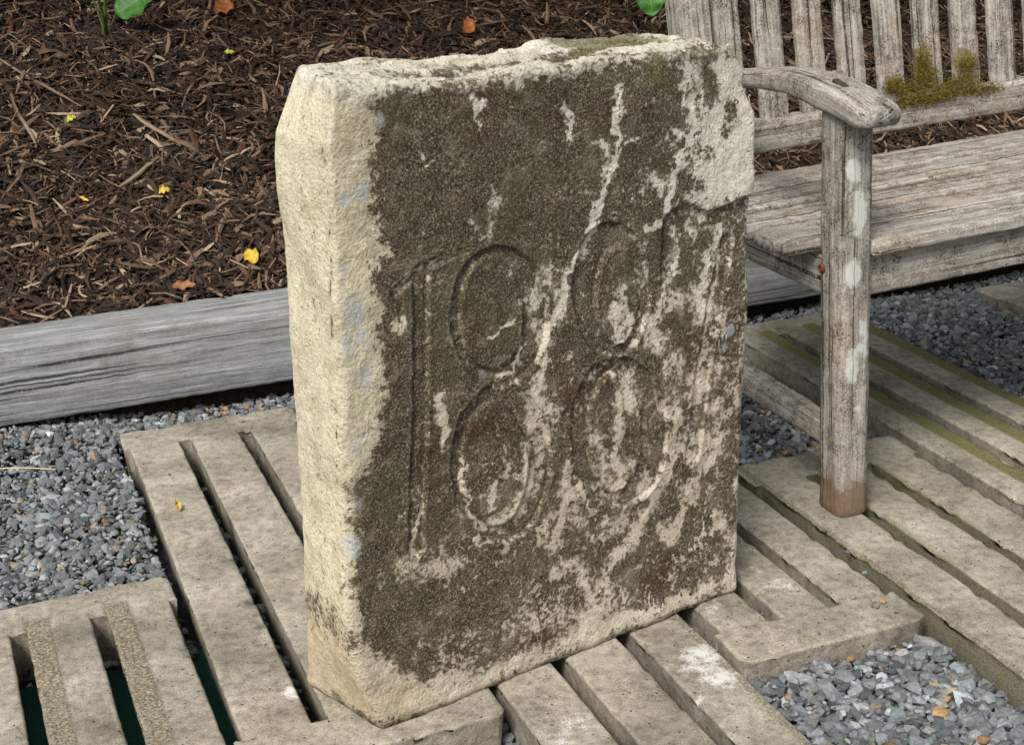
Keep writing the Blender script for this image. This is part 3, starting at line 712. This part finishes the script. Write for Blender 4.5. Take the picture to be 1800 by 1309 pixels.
crust = np.maximum(crust, .62 * sstep(.03, .006, Z) * sstep(.1, -.01, X) * (p[:, 0] < .05) * sstep(.35, .6, rough))
crust = np.where(sstep(.02, 0, Q3[:, 2]) * onfront > .5, np.maximum(crust, .38 * rough * 1.6), crust)
# islands of crust in the pale upper-right corner
for (cx_, cy_, r1, r2) in ((1282, 195, .012, .02), (1250, 165, .012, .02), (1270, 235, .008, .014), (1240, 270, .014, .012), (1225, 325, .012, .012), (1240, 130, .016, .02), (1205, 320, .010, .012)):
    c0 = onst(cx_, cy_); crust += onfront * .75 * np.exp(-((X - c0[0]) / r1) ** 2 - ((Z - c0[1]) / r2) ** 2)
crust = np.maximum(crust, (.50 * sstep(.035, .008, Z) + .0) * sstep(.3, .55, fbm(Q3, 30, 3, 151)) * sstep(.05, .15, X + .1))
lich = np.zeros(len(X))
for (cx_, cy_, r, am) in ((620, 545, .018, 1.05), (632, 590, .014, .8), (600, 352, .010, .9), (632, 338, .012, 1.), (605, 605, .016, .8), (635, 660, .018, .8), (628, 780, .020, .7), (618, 960, .016, .9), (625, 880, .018, .6),
                          (1278, 580, .010, 1.), (1270, 610, .010, .7), (845, 655, .009, .8), (640, 205, .015, .5), (662, 212, .010, .8), (596, 475, .007, 1.1)):
    c0 = onst(cx_, cy_); lich = np.maximum(lich, onfront * am * np.exp(-((X - c0[0]) / r) ** 2 - ((Z - c0[1]) / r / 1.3) ** 2))
ms = np.zeros(len(X))
for (cx_, cy_, r, am) in ((1150, 115, .03, .85), (1110, 140, .03, .5), (760, 190, .04, .45), (700, 180, .03, .4), (900, 170, .05, .4), (1000, 135, .03, .4), (1165, 150, .02, .7)):
    c0 = onst(cx_, cy_); ms = np.maximum(ms, onfront * am * np.exp(-((X - c0[0]) / r) ** 2 - ((Z - c0[1]) / r) ** 2))
ms = np.maximum(ms, tm * (.85 * sstep(.33, .40, X) * sstep(.56, .5, X) * sstep(.04, .09, p[:, 1]) + .55 * sstep(.06, .12, X) * sstep(.32, .25, X) * sstep(.10, .12, p[:, 1]) + .35 * groove))
# base colour of the clean stone: cream on the sawn side, tan low down, greyer white on the front and top
cream = np.array([.76, .71, .535]); white = np.array([.76, .73, .65]); pink = np.array([.68, .61, .51]); tan = np.array([.62, .49, .31]); topc = np.array([.68, .66, .56])
tint = np.where((Z > .45)[:, None], white, white)
low = sstep(.62, .25, Z)[:, None]; tint = white * (1 - low) + pink * low
edge = sstep(.12, .03, X)[:, None] * sstep(.05, .2, Z)[:, None]; tint = tint * (1 - edge) + np.array([.66, .61, .46]) * edge
tl = (sstep(.24, .03, Z) * (.6 + .8 * (rough - .4)))[:, None].clip(0, 1); crm = cream * (1 - tl) + tan * tl
crm = crm * (.9 + .25 * fbm(Q3, 14, 3, 111))[:, None]
tint = tint * (1 - side[:, None]) + crm * side[:, None]
lowl = (sstep(.13, .03, Z) * sstep(.12, .02, X))[:, None] * .8; tint = tint * (1 - lowl) + np.array([.56, .47, .34]) * lowl
tint = tint * (1 - tm[:, None]) + topc * tm[:, None]
me = make_mesh('carved_date_stone', Q3, FQ, M_STONE, True, dict(crust=crust, moss=ms, lichen=lich, side=side), dict(tint=tint))
stone = link('carved_date_stone', me)
stone.location = (*(SO - E2 * .006), .001); stone.rotation_euler.z = AS
tag(stone, 'upright weathered sandstone block carved with the date 1881, standing on concrete slats', 'date stone')

# ------------------------------------------------------------------ gravel
ICO = []
ph = (1 + 5 ** .5) / 2
ICO = np.array([(-1, ph, 0), (1, ph, 0), (-1, -ph, 0), (1, -ph, 0), (0, -1, ph), (0, 1, ph), (0, -1, -ph), (0, 1, -ph), (ph, 0, -1), (ph, 0, 1), (-ph, 0, -1), (-ph, 0, 1)]) / math.sqrt(1 + ph * ph)
ICOF = np.array([(0, 11, 5), (0, 5, 1), (0, 1, 7), (0, 7, 10), (0, 10, 11), (1, 5, 9), (5, 11, 4), (11, 10, 2), (10, 7, 6), (7, 1, 8), (3, 9, 4), (3, 4, 2), (3, 2, 6), (3, 6, 8), (3, 8, 9), (4, 9, 5), (2, 4, 11), (6, 2, 10), (8, 6, 7), (9, 8, 1)])
def rotmats(n, tiltmax):
    yaw = rng.uniform(0, 2 * math.pi, n); tl = rng.normal(0, tiltmax, n); t2 = rng.normal(0, tiltmax, n)
    cy, sy = np.cos(yaw), np.sin(yaw); cx, sx = np.cos(tl), np.sin(tl); cz, sz = np.cos(t2), np.sin(t2)
    Rz = np.zeros((n, 3, 3)); Rz[:, 0, 0] = cy; Rz[:, 0, 1] = -sy; Rz[:, 1, 0] = sy; Rz[:, 1, 1] = cy; Rz[:, 2, 2] = 1
    Rx = np.zeros((n, 3, 3)); Rx[:, 0, 0] = 1; Rx[:, 1, 1] = cx; Rx[:, 1, 2] = -sx; Rx[:, 2, 1] = sx; Rx[:, 2, 2] = cx
    Ry = np.zeros((n, 3, 3)); Ry[:, 1, 1] = 1; Ry[:, 0, 0] = cz; Ry[:, 0, 2] = sz; Ry[:, 2, 0] = -sz; Ry[:, 2, 2] = cz
    return np.einsum('nij,njk,nkl->nil', Rz, Rx, Ry)
def stones(C3, rad, flat=.62):
    n = len(C3)
    base = ICO[None] * rng.uniform(.62, 1.18, (n, 12, 1)); base = base + rng.normal(0, .09, (n, 12, 3))
    base = np.clip(base, -rng.uniform(.62, .95, (n, 1, 3)), rng.uniform(.62, .95, (n, 1, 3)))      # flat broken facets
    sc = np.stack([rng.uniform(.9, 1.55, n), rng.uniform(.7, 1.1, n), rng.uniform(flat - .2, flat + .2, n)], -1) * rad[:, None]
    V = np.einsum('nij,nkj->nki', rotmats(n, .45), base * sc[:, None]) + C3[:, None]
    Fx = (ICOF[None] + (np.arange(n) * 12)[:, None, None]).reshape(-1, 3)
    t = rng.uniform(0, 1, n); br = rng.lognormal(0, .38, n)[:, None]
    col = np.array([.150, .161, .168]) * br + rng.normal(0, .003, (n, 3))
    ochre = t > .988; tanm = (t > .955) & ~ochre; palem = (t > .92) & ~tanm & ~ochre
    col[ochre] = np.array([.33, .205, .10]) * rng.uniform(.6, 1.3, (ochre.sum(), 1))
    col[tanm] = np.array([.27, .225, .15]) * rng.uniform(.6, 1.2, (tanm.sum(), 1))
    col[palem] = np.array([.33, .33, .32]) * rng.uniform(.7, 1.2, (palem.sum(), 1))
    col = np.clip(col, .02, .6)
    return V.reshape(-1, 3), Fx, np.repeat(col, 12, 0)
def glevel(u, v):
    z = np.full_like(u, -.016)
    z -= .014 * sstep(.80, .95, u) * sstep(1.60, 1.48, u)           # sunk in the middle bay
    z -= .022 * sstep(2.62, 2.80, v) * sstep(.05, .35, u)            # falls away under the timber
    z -= .028 * sstep(.2, .26, u) * sstep(.60, .54, u) * sstep(1.56, 1.5, v)
    z += .012 * sstep(2.6, 2.75, v) * sstep(.3, .05, u)
    P = np.stack([u, v, 0 * u], -1)
    return z + (vnoise(P, 8, 51) - .5) * .016
def in_panel(u, v, m):
    o = np.zeros(len(u), bool)
    for (a, b, w_, l_) in PANELS: o |= (u > a - m) & (u < a + w_ + m) & (v > b - m) & (v < b + l_ + m)
    return o
GVs, GFs, GCs = [], [], []; off = 0
for lay, (dz, sp_, rmean) in enumerate(((0., .0180, .0122), (-.010, .0180, .0122), (-.002, .0120, .0058), (-.022, .022, .014))):
    gu, gv = np.meshgrid(np.arange(-.75, 2.9, sp_), np.arange(1.05, 2.86, sp_)); gu = gu.ravel(); gv = gv.ravel()
    gu = gu + rng.uniform(-.5, .5, len(gu)) * sp_; gv = gv + rng.uniform(-.5, .5, len(gv)) * sp_
    rad = rmean * np.exp(rng.normal(0, .36, len(gu))) * (1.02 - .26 * sstep(1.5, 2.1, gv)); rad = np.clip(rad, .003, .0165)
    keep = ~in_panel(gu, gv, .009 if lay != 2 else .003)
    pj = project(W(gu, gv, 0)); keep &= (pj[:, 0] > -420) & (pj[:, 0] < 2220) & (pj[:, 1] < 1560) & (pj[:, 1] > 350)
    gu, gv, rad = gu[keep], gv[keep], rad[keep]
    z = glevel(gu, gv) + dz - rad * .35
    under = gv > 2.80; z = np.where(under, np.minimum(z, -.012 - rad), z)
    V, Fx, col = stones(W(gu, gv, z), rad)
    GVs.append(V); GFs.append(Fx + off); GCs.append(col); off += len(V)
# stones lying in the slots and joints, deeper down
for (a, b, w_, l_) in PANELS:
    for fx in (0., 1 / 3, 2 / 3, 1.):
        n = 130; gu = a + w_ * fx + rng.uniform(-.008, .008, n); gv = b + rng.uniform(.08, l_ - .08, n)
        deep = -.072 if (a < -.05 or (abs(a - .222) < .01 and fx == 0)) else (-.055 if a < .6 else -.062)
        if a > 1.1 and fx == 0: deep = -.045
        keep = ~((gu < .26) & (gv < 1.93) & (gv > 1.62)) & ~((gu < .2) & (gv < 1.95))
        gu, gv = gu[keep], gv[keep]
        V, Fx, col = stones(W(gu, gv, deep + rng.uniform(-.015, .008, len(gu))), rng.uniform(.006, .011, len(gu)))
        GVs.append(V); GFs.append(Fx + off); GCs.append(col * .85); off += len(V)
# loose chips kicked up on to the concrete
lp = [(1540, 1066), (1552, 1060), (1535, 1058), (1575, 1078), (1500, 1052), (1450, 935), (1470, 955), (1490, 972), (1520, 1008), (400, 835), (430, 828), (395, 742), (425, 742), (440, 752), (320, 745), (345, 738), (1440, 1115), (1380, 965), (240, 770), (298, 835), (360, 765), (1620, 860), (1340, 1080)]
g = np.array([uv(*q_) for q_ in lp]); rad = rng.uniform(.003, .0062, len(lp)); rad[:2] = .008
V, Fx, col = stones(W(g[:, 0], g[:, 1], rad * .45), rad, .5); GVs.append(V); GFs.append(Fx + off); GCs.append(col); off += len(V)
gm = make_mesh('gravel', np.concatenate(GVs), np.concatenate(GFs), M_GRAV, False, None, dict(tint=np.concatenate(GCs)))
tag(link('gravel', gm), 'loose blue grey slate gravel with a few ochre stones between concrete panels', 'gravel', kind='stuff')
# gravel bed just under the loose stones
bu, bvv = np.meshgrid(np.linspace(-1.6, 3.4, 120), np.linspace(.3, 2.86, 70), indexing='ij')
bz = np.minimum(glevel(bu.ravel(), bvv.ravel()).reshape(bu.shape) - .042, -.075)
bi = np.arange(bu.size).reshape(bu.shape); bq_ = np.stack([bi[:-1, :-1], bi[1:, :-1], bi[1:, 1:], bi[:-1, 1:]], -1).reshape(-1, 4)
tag(link('gravel_bed', make_mesh('gravel_bed', W(bu.ravel(), bvv.ravel(), np.minimum(bz.ravel(), -.085)), bq_, M_RUBBLE)), kind='structure')

# dark green netting in the slots of the front-left panel
kn = NT('green_netting', .7, .3); pn = kn.obj()
wv = kn.n('TexWave', _wave_type='BANDS', _bands_direction='DIAGONAL'); kn.put(wv.inputs['Vector'], pn); wv.inputs['Scale'].default_value = 95; wv.inputs['Distortion'].default_value = .6
M_NET = kn.done(kn.mix(wv.outputs['Fac'], (.004, .035, .026), (.012, .10, .07)), kn.bump(wv.outputs['Fac'], .7, .002))
nu_, nv_ = np.meshgrid(np.linspace(-.30, .262, 60), np.linspace(1.02, 1.955, 90), indexing='ij')
Pn = np.stack([nu_.ravel(), nv_.ravel(), 0 * nu_.ravel()], -1)
ni = np.arange(nu_.size).reshape(nu_.shape); nq = np.stack([ni[:-1, :-1], ni[1:, :-1], ni[1:, 1:], ni[:-1, 1:]], -1).reshape(-1, 4)
zn = -.072 + (fbm(Pn, 12, 3, 19) - .5) * .018
tag(link('green_netting', make_mesh('green_netting', np.stack([*W(nu_.ravel(), nv_.ravel(), zn).T], -1), nq, M_NET)), 'dark green woven netting lying under the slotted concrete panel', 'netting')

# ------------------------------------------------------------------ bark mulch
def chips(n, u, v, length, width, lift, tan_p):
    m = 4
    t = np.linspace(-.5, .5, m)
    curl = rng.normal(0, .5, n); bend = rng.normal(0, .18, n)
    cen = np.zeros((n, m, 3)); cen[..., 0] = t[None] * length[:, None]
    cen[..., 1] = (t[None] ** 2 - .1) * (curl * length)[:, None]; cen[..., 2] = -(t[None] ** 2 - .1) * (np.abs(bend) * length)[:, None]
    prof = np.array([.55, 1.0, .9, .35])[None] * rng.uniform(.75, 1.25, (n, m))
    th = width * rng.uniform(.18, .5, n)
    offs = np.stack([np.stack([0 * prof, prof * width[:, None] / 2, 0 * prof], -1), np.stack([0 * prof, 0 * prof + rng.normal(0, .12, (n, m)) * width[:, None], prof * th[:, None]], -1),
                     np.stack([0 * prof, -prof * width[:, None] / 2, 0 * prof], -1)], 2)          # n,m,3,3
    V = cen[:, :, None] + offs
    V = np.einsum('nij,nmkj->nmki', rotmats(n, .36), V)
    uvw = np.stack([u, v, bank(u, v) + lift], -1)
    # follow the slope of the bank
    slope = np.where(v > 2.99, .33, .05); V[..., 2] += V[..., 1] * 0
    loc = W(uvw[:, 0], uvw[:, 1], uvw[:, 2])
    V[..., 2] += (V[..., 0] * V2[0] + V[..., 1] * V2[1]) * slope[:, None, None]
    V = V + loc[:, None, None]
    idx = np.arange(m * 3).reshape(m, 3); fl = []
    for i in range(m - 1):
        for k in range(3):
            a, b, c, d = idx[i, k], idx[i, (k + 1) % 3], idx[i + 1, (k + 1) % 3], idx[i + 1, k]; fl += [(a, b, c), (a, c, d)]
    fl = np.array(fl); Fx = (fl[None] + (np.arange(n) * 12)[:, None, None]).reshape(-1, 3)
    q = rng.uniform(0, 1, n); br = rng.lognormal(0, .45, n)[:, None]
    col = np.array([.027, .0175, .012]) * br
    lt = q < tan_p; col[lt] = np.array([.135, .086, .054]) * rng.uniform(.6, 1.5, (lt.sum(), 1))
    vl = q < tan_p * .16; col[vl] = np.array([.30, .225, .15]) * rng.uniform(.7, 1.2, (vl.sum(), 1))
    rd = q > .93; col[rd] = np.array([.085, .040, .024]) * rng.uniform(.6, 1.3, (rd.sum(), 1))
    return V.reshape(-1, 3), Fx, np.repeat(np.clip(col, .006, .5), 12, 0)
def scatter(density, smin, smax):
    n = int(5.6 * 1.9 * density); u = rng.uniform(-1.3, 4.3, n); v = 2.958 + rng.uniform(0, 1, n) ** 1.15 * 1.9
    pj = project(W(u, v, bank(u, v))); keep = (pj[:, 0] > -260) & (pj[:, 0] < 2060) & (pj[:, 1] > -130) & (pj[:, 1] < 800)
    return u[keep], v[keep]
MV, MF, MCc = [], [], []; off = 0
for dens, l0, l1, ws, lf0, lf1, tp in ((7500, .012, .032, (.14, .36), -.016, -.003, .05), (6500, .014, .05, (.08, .24), -.010, .006, .16), (3000, .03, .10, (.045, .14), 0., .015, .36), (1500, .022, .055, (.22, .5), -.006, .009, .20), (5200, .008, .026, (.06, .2), .001, .012, .36)):
    u, v = scatter(dens, l0, l1); n = len(u); L_ = l0 + (l1 - l0) * rng.uniform(0, 1, n) ** 1.8
    V, Fx, col = chips(n, u, v, L_, np.clip(L_ * rng.uniform(*ws, n), .0012, .017), rng.uniform(lf0, lf1, n), tp)
    MV.append(V); MF.append(Fx + off); MCc.append(col); off += len(V)
mm_ = make_mesh('bark_mulch', np.concatenate(MV), np.concatenate(MF), M_MULCH, False, None, dict(tint=np.concatenate(MCc)))
tag(link('bark_mulch', mm_), 'dark brown shredded bark mulch covering the sloping bed behind the timber', 'mulch', kind='stuff')

# point on the mulch bank under a pixel
def on_bank(x, y):
    d = ray(x, y); t0, t1 = 1.5, 12.
    ts = np.linspace(t0, t1, 4000); P = np.array([0, 0, CAMH]) + ts[:, None] * d / np.linalg.norm(d)
    u = P[:, :2] @ U2; v = P[:, :2] @ V2; h = bank(u, v)
    i = int(np.argmax((P[:, 2] < h) & (v > 2.95))); return u[i], v[i], h[i]
# a few long pale splinters that stand out
MS = mat_wood('splintered_wood', (.12, .085, .058), (.21, .155, .105), (.33, .26, .18), (.12, .07, .04), .2)
for (xa, ya, xb, yb, wd, lab) in ((0, 118, 142, 203, .008, 'long thin pale stick lying on the bark mulch near a green scrap of leaf'),
                                  (238, 218, 318, 270, .011, 'split pale wood splinter lying on the bark mulch'), (22, 182, 62, 268, .009, 'short brown stick lying on the bark mulch below the long thin stick'),
                                  (212, 345, 272, 302, .013, 'frayed tan wood chip on the bark mulch just above a small yellow leaf')):
    a, b = on_bank(xa, ya), on_bank(xb, yb); A = W(*a) + [0, 0, .022]; B = W(*b) + [0, 0, .020]
    pth = lerp(A, B, 24); ax = (B - A) / np.linalg.norm(B - A); sd_ = np.cross(ax, Z3); sd_ /= np.linalg.norm(sd_); hd = np.cross(sd_, ax)
    tt = np.linspace(0, 1, 24); pth += sd_[None] * (np.sin(tt * 5) * .004)[:, None]
    wdt = wd * (.35 + .65 * np.sin(np.pi * np.clip(tt * .9 + .06, 0, 1)) ** .6)
    tag(link('wood_splinter', loft(pth, sd_, hd, wdt, wdt * .55, MS, 'wood_splinter', .001, .0012, gseed=xa)), lab, 'wood splinter', 'splinters standing out in the mulch')

# ------------------------------------------------------------------ leaves
def leaf_mesh(name, length, width, mat, cup=.15, droop=.2, tip=1.0, curl=0., wav=.0, n=14, m=8, seed=1):
    t = np.linspace(0, 1, n); s = np.linspace(-1, 1, m + 1)
    hw = width / 2 * np.sin(np.pi * np.clip(t, 0, 1) ** .82) ** (.75 * tip) ; hw[0] = width * .02; hw[-1] = width * .01
    T, Sg = np.meshgrid(t, s, indexing='ij')
    x = T * length; y = Sg * hw[:, None]
    z = cup * np.abs(Sg) ** 1.4 * hw[:, None] - droop * length * T ** 2 + curl * length * np.sin(T * 5 + seed) * .1
    z += wav * width * np.sin(T * 17 + seed) * np.abs(Sg) * .2
    jit = (vnoise(np.stack([x * 60, y * 60, 0 * x + seed], -1), 1, seed) - .5) * width * .02 * (np.abs(Sg) > .9); y = y + jit
    V = np.stack([x, y, z], -1).reshape(-1, 3); G = np.stack([T, Sg, 0 * T], -1).reshape(-1, 3)
    ii = np.arange(V.shape[0]).reshape(n, m + 1); q = np.stack([ii[:-1, :-1], ii[1:, :-1], ii[1:, 1:], ii[:-1, 1:]], -1).reshape(-1, 4)
    back = V.copy(); back[:, 2] -= .0007                               # a leaf has a little thickness
    q2 = np.concatenate([q, q[:, ::-1] + len(V)])
    rim = []
    ring_ = list(ii[:, 0]) + list(ii[-1, 1:]) + list(ii[::-1, -1][1:]) + list(ii[0, ::-1][1:])
    for a, b in zip(ring_[:-1], ring_[1:]): rim.append((a, b, b + len(V), a + len(V)))
    return make_mesh(name, np.concatenate([V, back]), np.concatenate([q2, np.array(rim)]), mat, True, dict(gc=np.concatenate([G, G])))
ML_G = mat_leaf('green_leaf', (.025, .10, .012), (.055, .19, .025), (.15, .30, .07))
ML_O = mat_leaf('orange_dead_leaf', (.22, .065, .015), (.38, .13, .03), (.16, .05, .02))
ML_Y = mat_leaf('yellow_leaf', (.46, .30, .02), (.62, .45, .04), (.60, .45, .12))
ML_YG = mat_leaf('yellow_green_leaf', (.30, .36, .03), (.50, .48, .06), (.5, .5, .15))
ML_B = mat_leaf('brown_dead_leaf', (.20, .075, .03), (.30, .13, .06), (.12, .05, .02))
fallen = [(395, 32, .088, .055, ML_O, 'crumpled orange dead leaf high on the mulch bank beside the green plant', 105, .5),
          (825, 62, .078, .034, ML_O, 'narrow orange dead leaf on the mulch just above the stone', 100, .4),
          (325, 520, .050, .022, ML_B, 'curled reddish brown dead leaf lying against the timber', 5, .6),
          (443, 472, .040, .034, ML_Y, 'bright yellow fallen leaf on the mulch between timber and stone', 120, .35),
          (291, 353, .026, .020, ML_Y, 'small yellow fallen leaf in the middle of the mulch bed', 30, .6),
          (128, 225, .030, .018, ML_YG, 'small yellow green leaf scrap beside a long stick on the mulch', 60, .6),
          (405, 107, .026, .015, ML_YG, 'tiny dull green leaf scrap below the orange dead leaf', 20, .4),
          (150, 365, .022, .008, ML_Y, 'thin curled yellow leaf shred on the mulch', -25, .6)]
for i, (x, y, L_, w_, mt, lab, ang, cr) in enumerate(fallen):
    u, v, h = on_bank(x, y); o = link('fallen_leaf', leaf_mesh('fallen_leaf', L_, w_, mt, .35, .12, 1., cr * 1.6, .8, seed=i + 1))
    c = Vector(W(u, v, h + .018 + w_ * .28)); nrm = (Vector((0, 0, CAMH)) - c).normalized() * .75 + Vector((-.1, 0, .8)); nrm.normalize()
    xa_ = (Vector(right) * math.cos(math.radians(ang)) + Vector(upv) * math.sin(math.radians(ang))); xa_ = (xa_ - nrm * xa_.dot(nrm)).normalized(); ya_ = nrm.cross(xa_)
    o.rotation_euler = Matrix((xa_, ya_, nrm)).transposed().to_euler(); o.location = c - xa_ * L_ / 2
    tag(o, lab, 'leaf', 'fallen leaves')
gpt = ground(316, 902); o = link('fallen_leaf', leaf_mesh('fallen_leaf', .026, .010, ML_Y, .8, .3, 1., 1., 1., seed=22)); o.location = (gpt[0], gpt[1], .006); o.rotation_euler = (.5, -.5, 1.9)
tag(o, 'tiny yellow leaf lying on the concrete slat left of the stone', 'leaf', 'fallen leaves')
# a straw on the gravel
MST = mat_plain('dry_straw', (.45, .38, .22), (.62, .54, .34), 200)
a = W(*uv(0, 824), .004); b = W(*uv(98, 822), .002); a = a + (a - b) * .4
th = np.linspace(0, 2 * np.pi, 7)[:-1]
def tube(path, rad, mat, name, sides=6):
    path = np.asarray(path, float); n = len(path); rad = np.broadcast_to(rad, n); tg = np.gradient(path, axis=0); tg /= np.linalg.norm(tg, axis=1)[:, None]
    ref = np.array([.3, .2, 1.]) if abs(tg[0][2]) < .8 else np.array([1., .1, 0]); V = []
    for i in range(n):
        s1 = np.cross(tg[i], ref); s1 /= np.linalg.norm(s1); s2 = np.cross(s1, tg[i]); V.append(path[i] + rad[i] * (np.cos(th)[:, None] * s1 + np.sin(th)[:, None] * s2))
    V = np.concatenate(V); fs = [(i * 6 + k, i * 6 + (k + 1) % 6, (i + 1) * 6 + (k + 1) % 6, (i + 1) * 6 + k) for i in range(n - 1) for k in range(6)] + [tuple(range(6))[::-1], tuple(range((n - 1) * 6, n * 6))]
    return make_mesh(name, V, fs, mat, True, dict(gc=V))
pth = lerp(a, b, 12); pth[:, 2] += .004 * np.sin(np.linspace(0, 3, 12)) - .006
tag(link('straw', tube(pth, .0013, MST, 'straw')), 'single pale dry straw lying across the gravel', 'straw')

# broad-leaved plants: a few leaves show, unseen foliage is added to shade the bank
M_STEM = mat_plain('green_stem', (.05, .09, .02), (.13, .16, .05), 80)
LEAF = [leaf_mesh('leaf', .135, .085, ML_G, .22, .22, .8, .3, .4, seed=3), leaf_mesh('leaf', .11, .062, ML_G, .3, .35, .8, .3, .5, seed=5)]
def plant(base_px, label, nl, height, spread, seed, special=()):
    r = np.random.default_rng(seed); u, v, h = on_bank(*base_px); root = empty('broad_leaved_plant', W(u, v, h)); bw = W(u, v, h)
    for k in range(nl):
        for tr in range(60):                                          # retry until the leaf lies above the view, unseen
            az = r.uniform(0, 2 * np.pi); hh = height * r.uniform(.45, 1.); rr = spread * r.uniform(.2, 1.)
            end = np.array([math.cos(az) * rr, math.sin(az) * rr - .34, hh])
            tip = end + np.array([math.cos(az), math.sin(az), -.35]) * .17
            if project(np.array([bw + end, bw + tip]))[:, 1].max() < -14: break
        else: continue
        t = np.linspace(0, 1, 9)[:, None]; path = end * np.concatenate([t ** 1.5, t ** 1.5, t ** .8], 1)
        if k % 3 == 0 or nl < 20: link('stem', tube(path, np.linspace(.004, .0022, 9), M_STEM, 'stem'), root)
        o = link('leaf', LEAF[k % 2], root); o.location = end; o.rotation_euler = (r.normal(0, .25), r.uniform(0, .5), az); s = r.uniform(.9, 1.5) * (1.45 if nl > 20 else 1.); o.scale = (s, s, s)
    for (px, py, tx, ty, dist_back, L_, w_, roll) in special:
        d = ray(px, py); q = W(u, v, h); t = (q @ V3n - dist_back) / (d @ V3n); st_ = np.array([0, 0, CAMH]) + d * t - bw      # leaf base, on the plane of the plant
        d2 = ray(tx, ty); t2 = (q @ V3n - dist_back - .015) / (d2 @ V3n); en = np.array([0, 0, CAMH]) + d2 * t2 - bw
        tt = np.linspace(0, 1, 8)[:, None]; link('stem', tube(st_ * np.concatenate([tt, tt, tt ** .9], 1), np.linspace(.0035, .0022, 8), M_STEM, 'stem'), root)
        ax = Vector(en - st_); L_ = ax.length
        o = link('leaf', leaf_mesh('leaf', L_, w_, ML_G, .18, .06, .8, .1, .4, seed=9), root); o.location = st_
        xa_ = ax.normalized(); tocam = Vector((np.array([0, 0, CAMH]) - bw - st_)).normalized(); nz_ = (tocam * .8 + Vector((0, 0, .7))); ya_ = nz_.cross(xa_).normalized(); za_ = xa_.cross(ya_)
        o.rotation_euler = Matrix((xa_, ya_, za_)).transposed().to_euler()
    tag(root, label, 'plant', 'broad-leaved plants on the bank'); return root
V3n = v3
plant((188, 70), 'broad-leaved green plant with one big leaf hanging over the mulch beside an orange leaf', 2, .62, .25, 4, [(203, 26, 268, -20, 0., .14, .085, 0), (150, -40, 155, -90, 0., .1, .06, 0)])
plant((20, -40), 'unseen broad-leaved plant added to shade the bank beyond the long thin stick', 120, 1.9, .9, 5)  # tall plants out of view, put in to darken the top of the bank
plant((420, -45), 'unseen broad-leaved plant added to shade the bank above the crumpled orange leaf', 120, 1.9, .9, 6)
plant((800, -50), 'unseen broad-leaved plant added to shade the bank behind the carved stone', 120, 1.9, .9, 8)
plant((1160, -30), 'broad-leaved plant with a drooping leaf beside the bench back, unseen foliage added for shade', 110, 1.9, .9, 7, [(1139, -32, 1148, 29, .62, .1, .075, 0)])  # only the drooping leaf shows; the other foliage is added to cast shade
plant((1560, -50), 'unseen broad-leaved plant added to shade the bank behind the bench', 120, 1.9, .9, 9)

# ------------------------------------------------------------------ moss tufts on the bench back
def tuft(lst, n):
    pts = []
    for (x, y, pl, rx, rz) in lst:
        q = on_plane_v(x, y, pl); pts.append((W(q[0], pl, q[1]), rx, rz))
    Vs, Fs, Cs = [], [], []
    for i in range(n):
        c, rx, rz = pts[rng.integers(len(pts))]
        p0 = c + u3 * rng.normal(0, rx) + z3 * rng.normal(0, rz) - v3 * rng.uniform(-.003, .002)
        d = (-v3 * .8 + z3 * .7 + rng.normal(0, .5, 3)); d /= np.linalg.norm(d); L_ = rng.uniform(.002, .0055); s = np.cross(d, rng.normal(0, 1, 3)); s /= np.linalg.norm(s); s2 = np.cross(d, s); w_ = .0009
        k = len(Vs); Vs += [p0 + s * w_, p0 - s * w_ * .5 + s2 * w_ * .9, p0 - s * w_ * .5 - s2 * w_ * .9, p0 + d * L_]; Fs += [(k, k + 1, k + 3), (k + 1, k + 2, k + 3), (k + 2, k, k + 3)]
        cc = np.array([.17, .125, .022]) * rng.uniform(.45, 1.5); Cs += [cc * .8] * 3 + [cc * 1.3]
    return np.array(Vs), np.array(Fs), np.array(Cs)
V, Fx, col = tuft([(1622, 112, 2.268, .011, .013), (1625, 138, 2.262, .015, .008), (1700, 115, 2.268, .012, .010), (1695, 142, 2.258, .018, .006), (1660, 155, 2.255, .02, .007), (1600, 158, 2.255, .016, .008), (1572, 150, 2.264, .010, .006), (1640, 172, 2.253, .03, .006), (1720, 158, 2.253, .03, .006), (1640, 172, 2.253, .03, .006), (1590, 180, 2.253, .02, .006)], 7500)
mo_ = link('moss', make_mesh('moss', V, Fx, mat_vcol('golden_moss', .3, 300, .0005), False, None, dict(tint=np.clip(col, 0, 1))), None)
tag(mo_, 'golden green moss growing at the foot of the bench back slats', 'moss', kind='stuff')
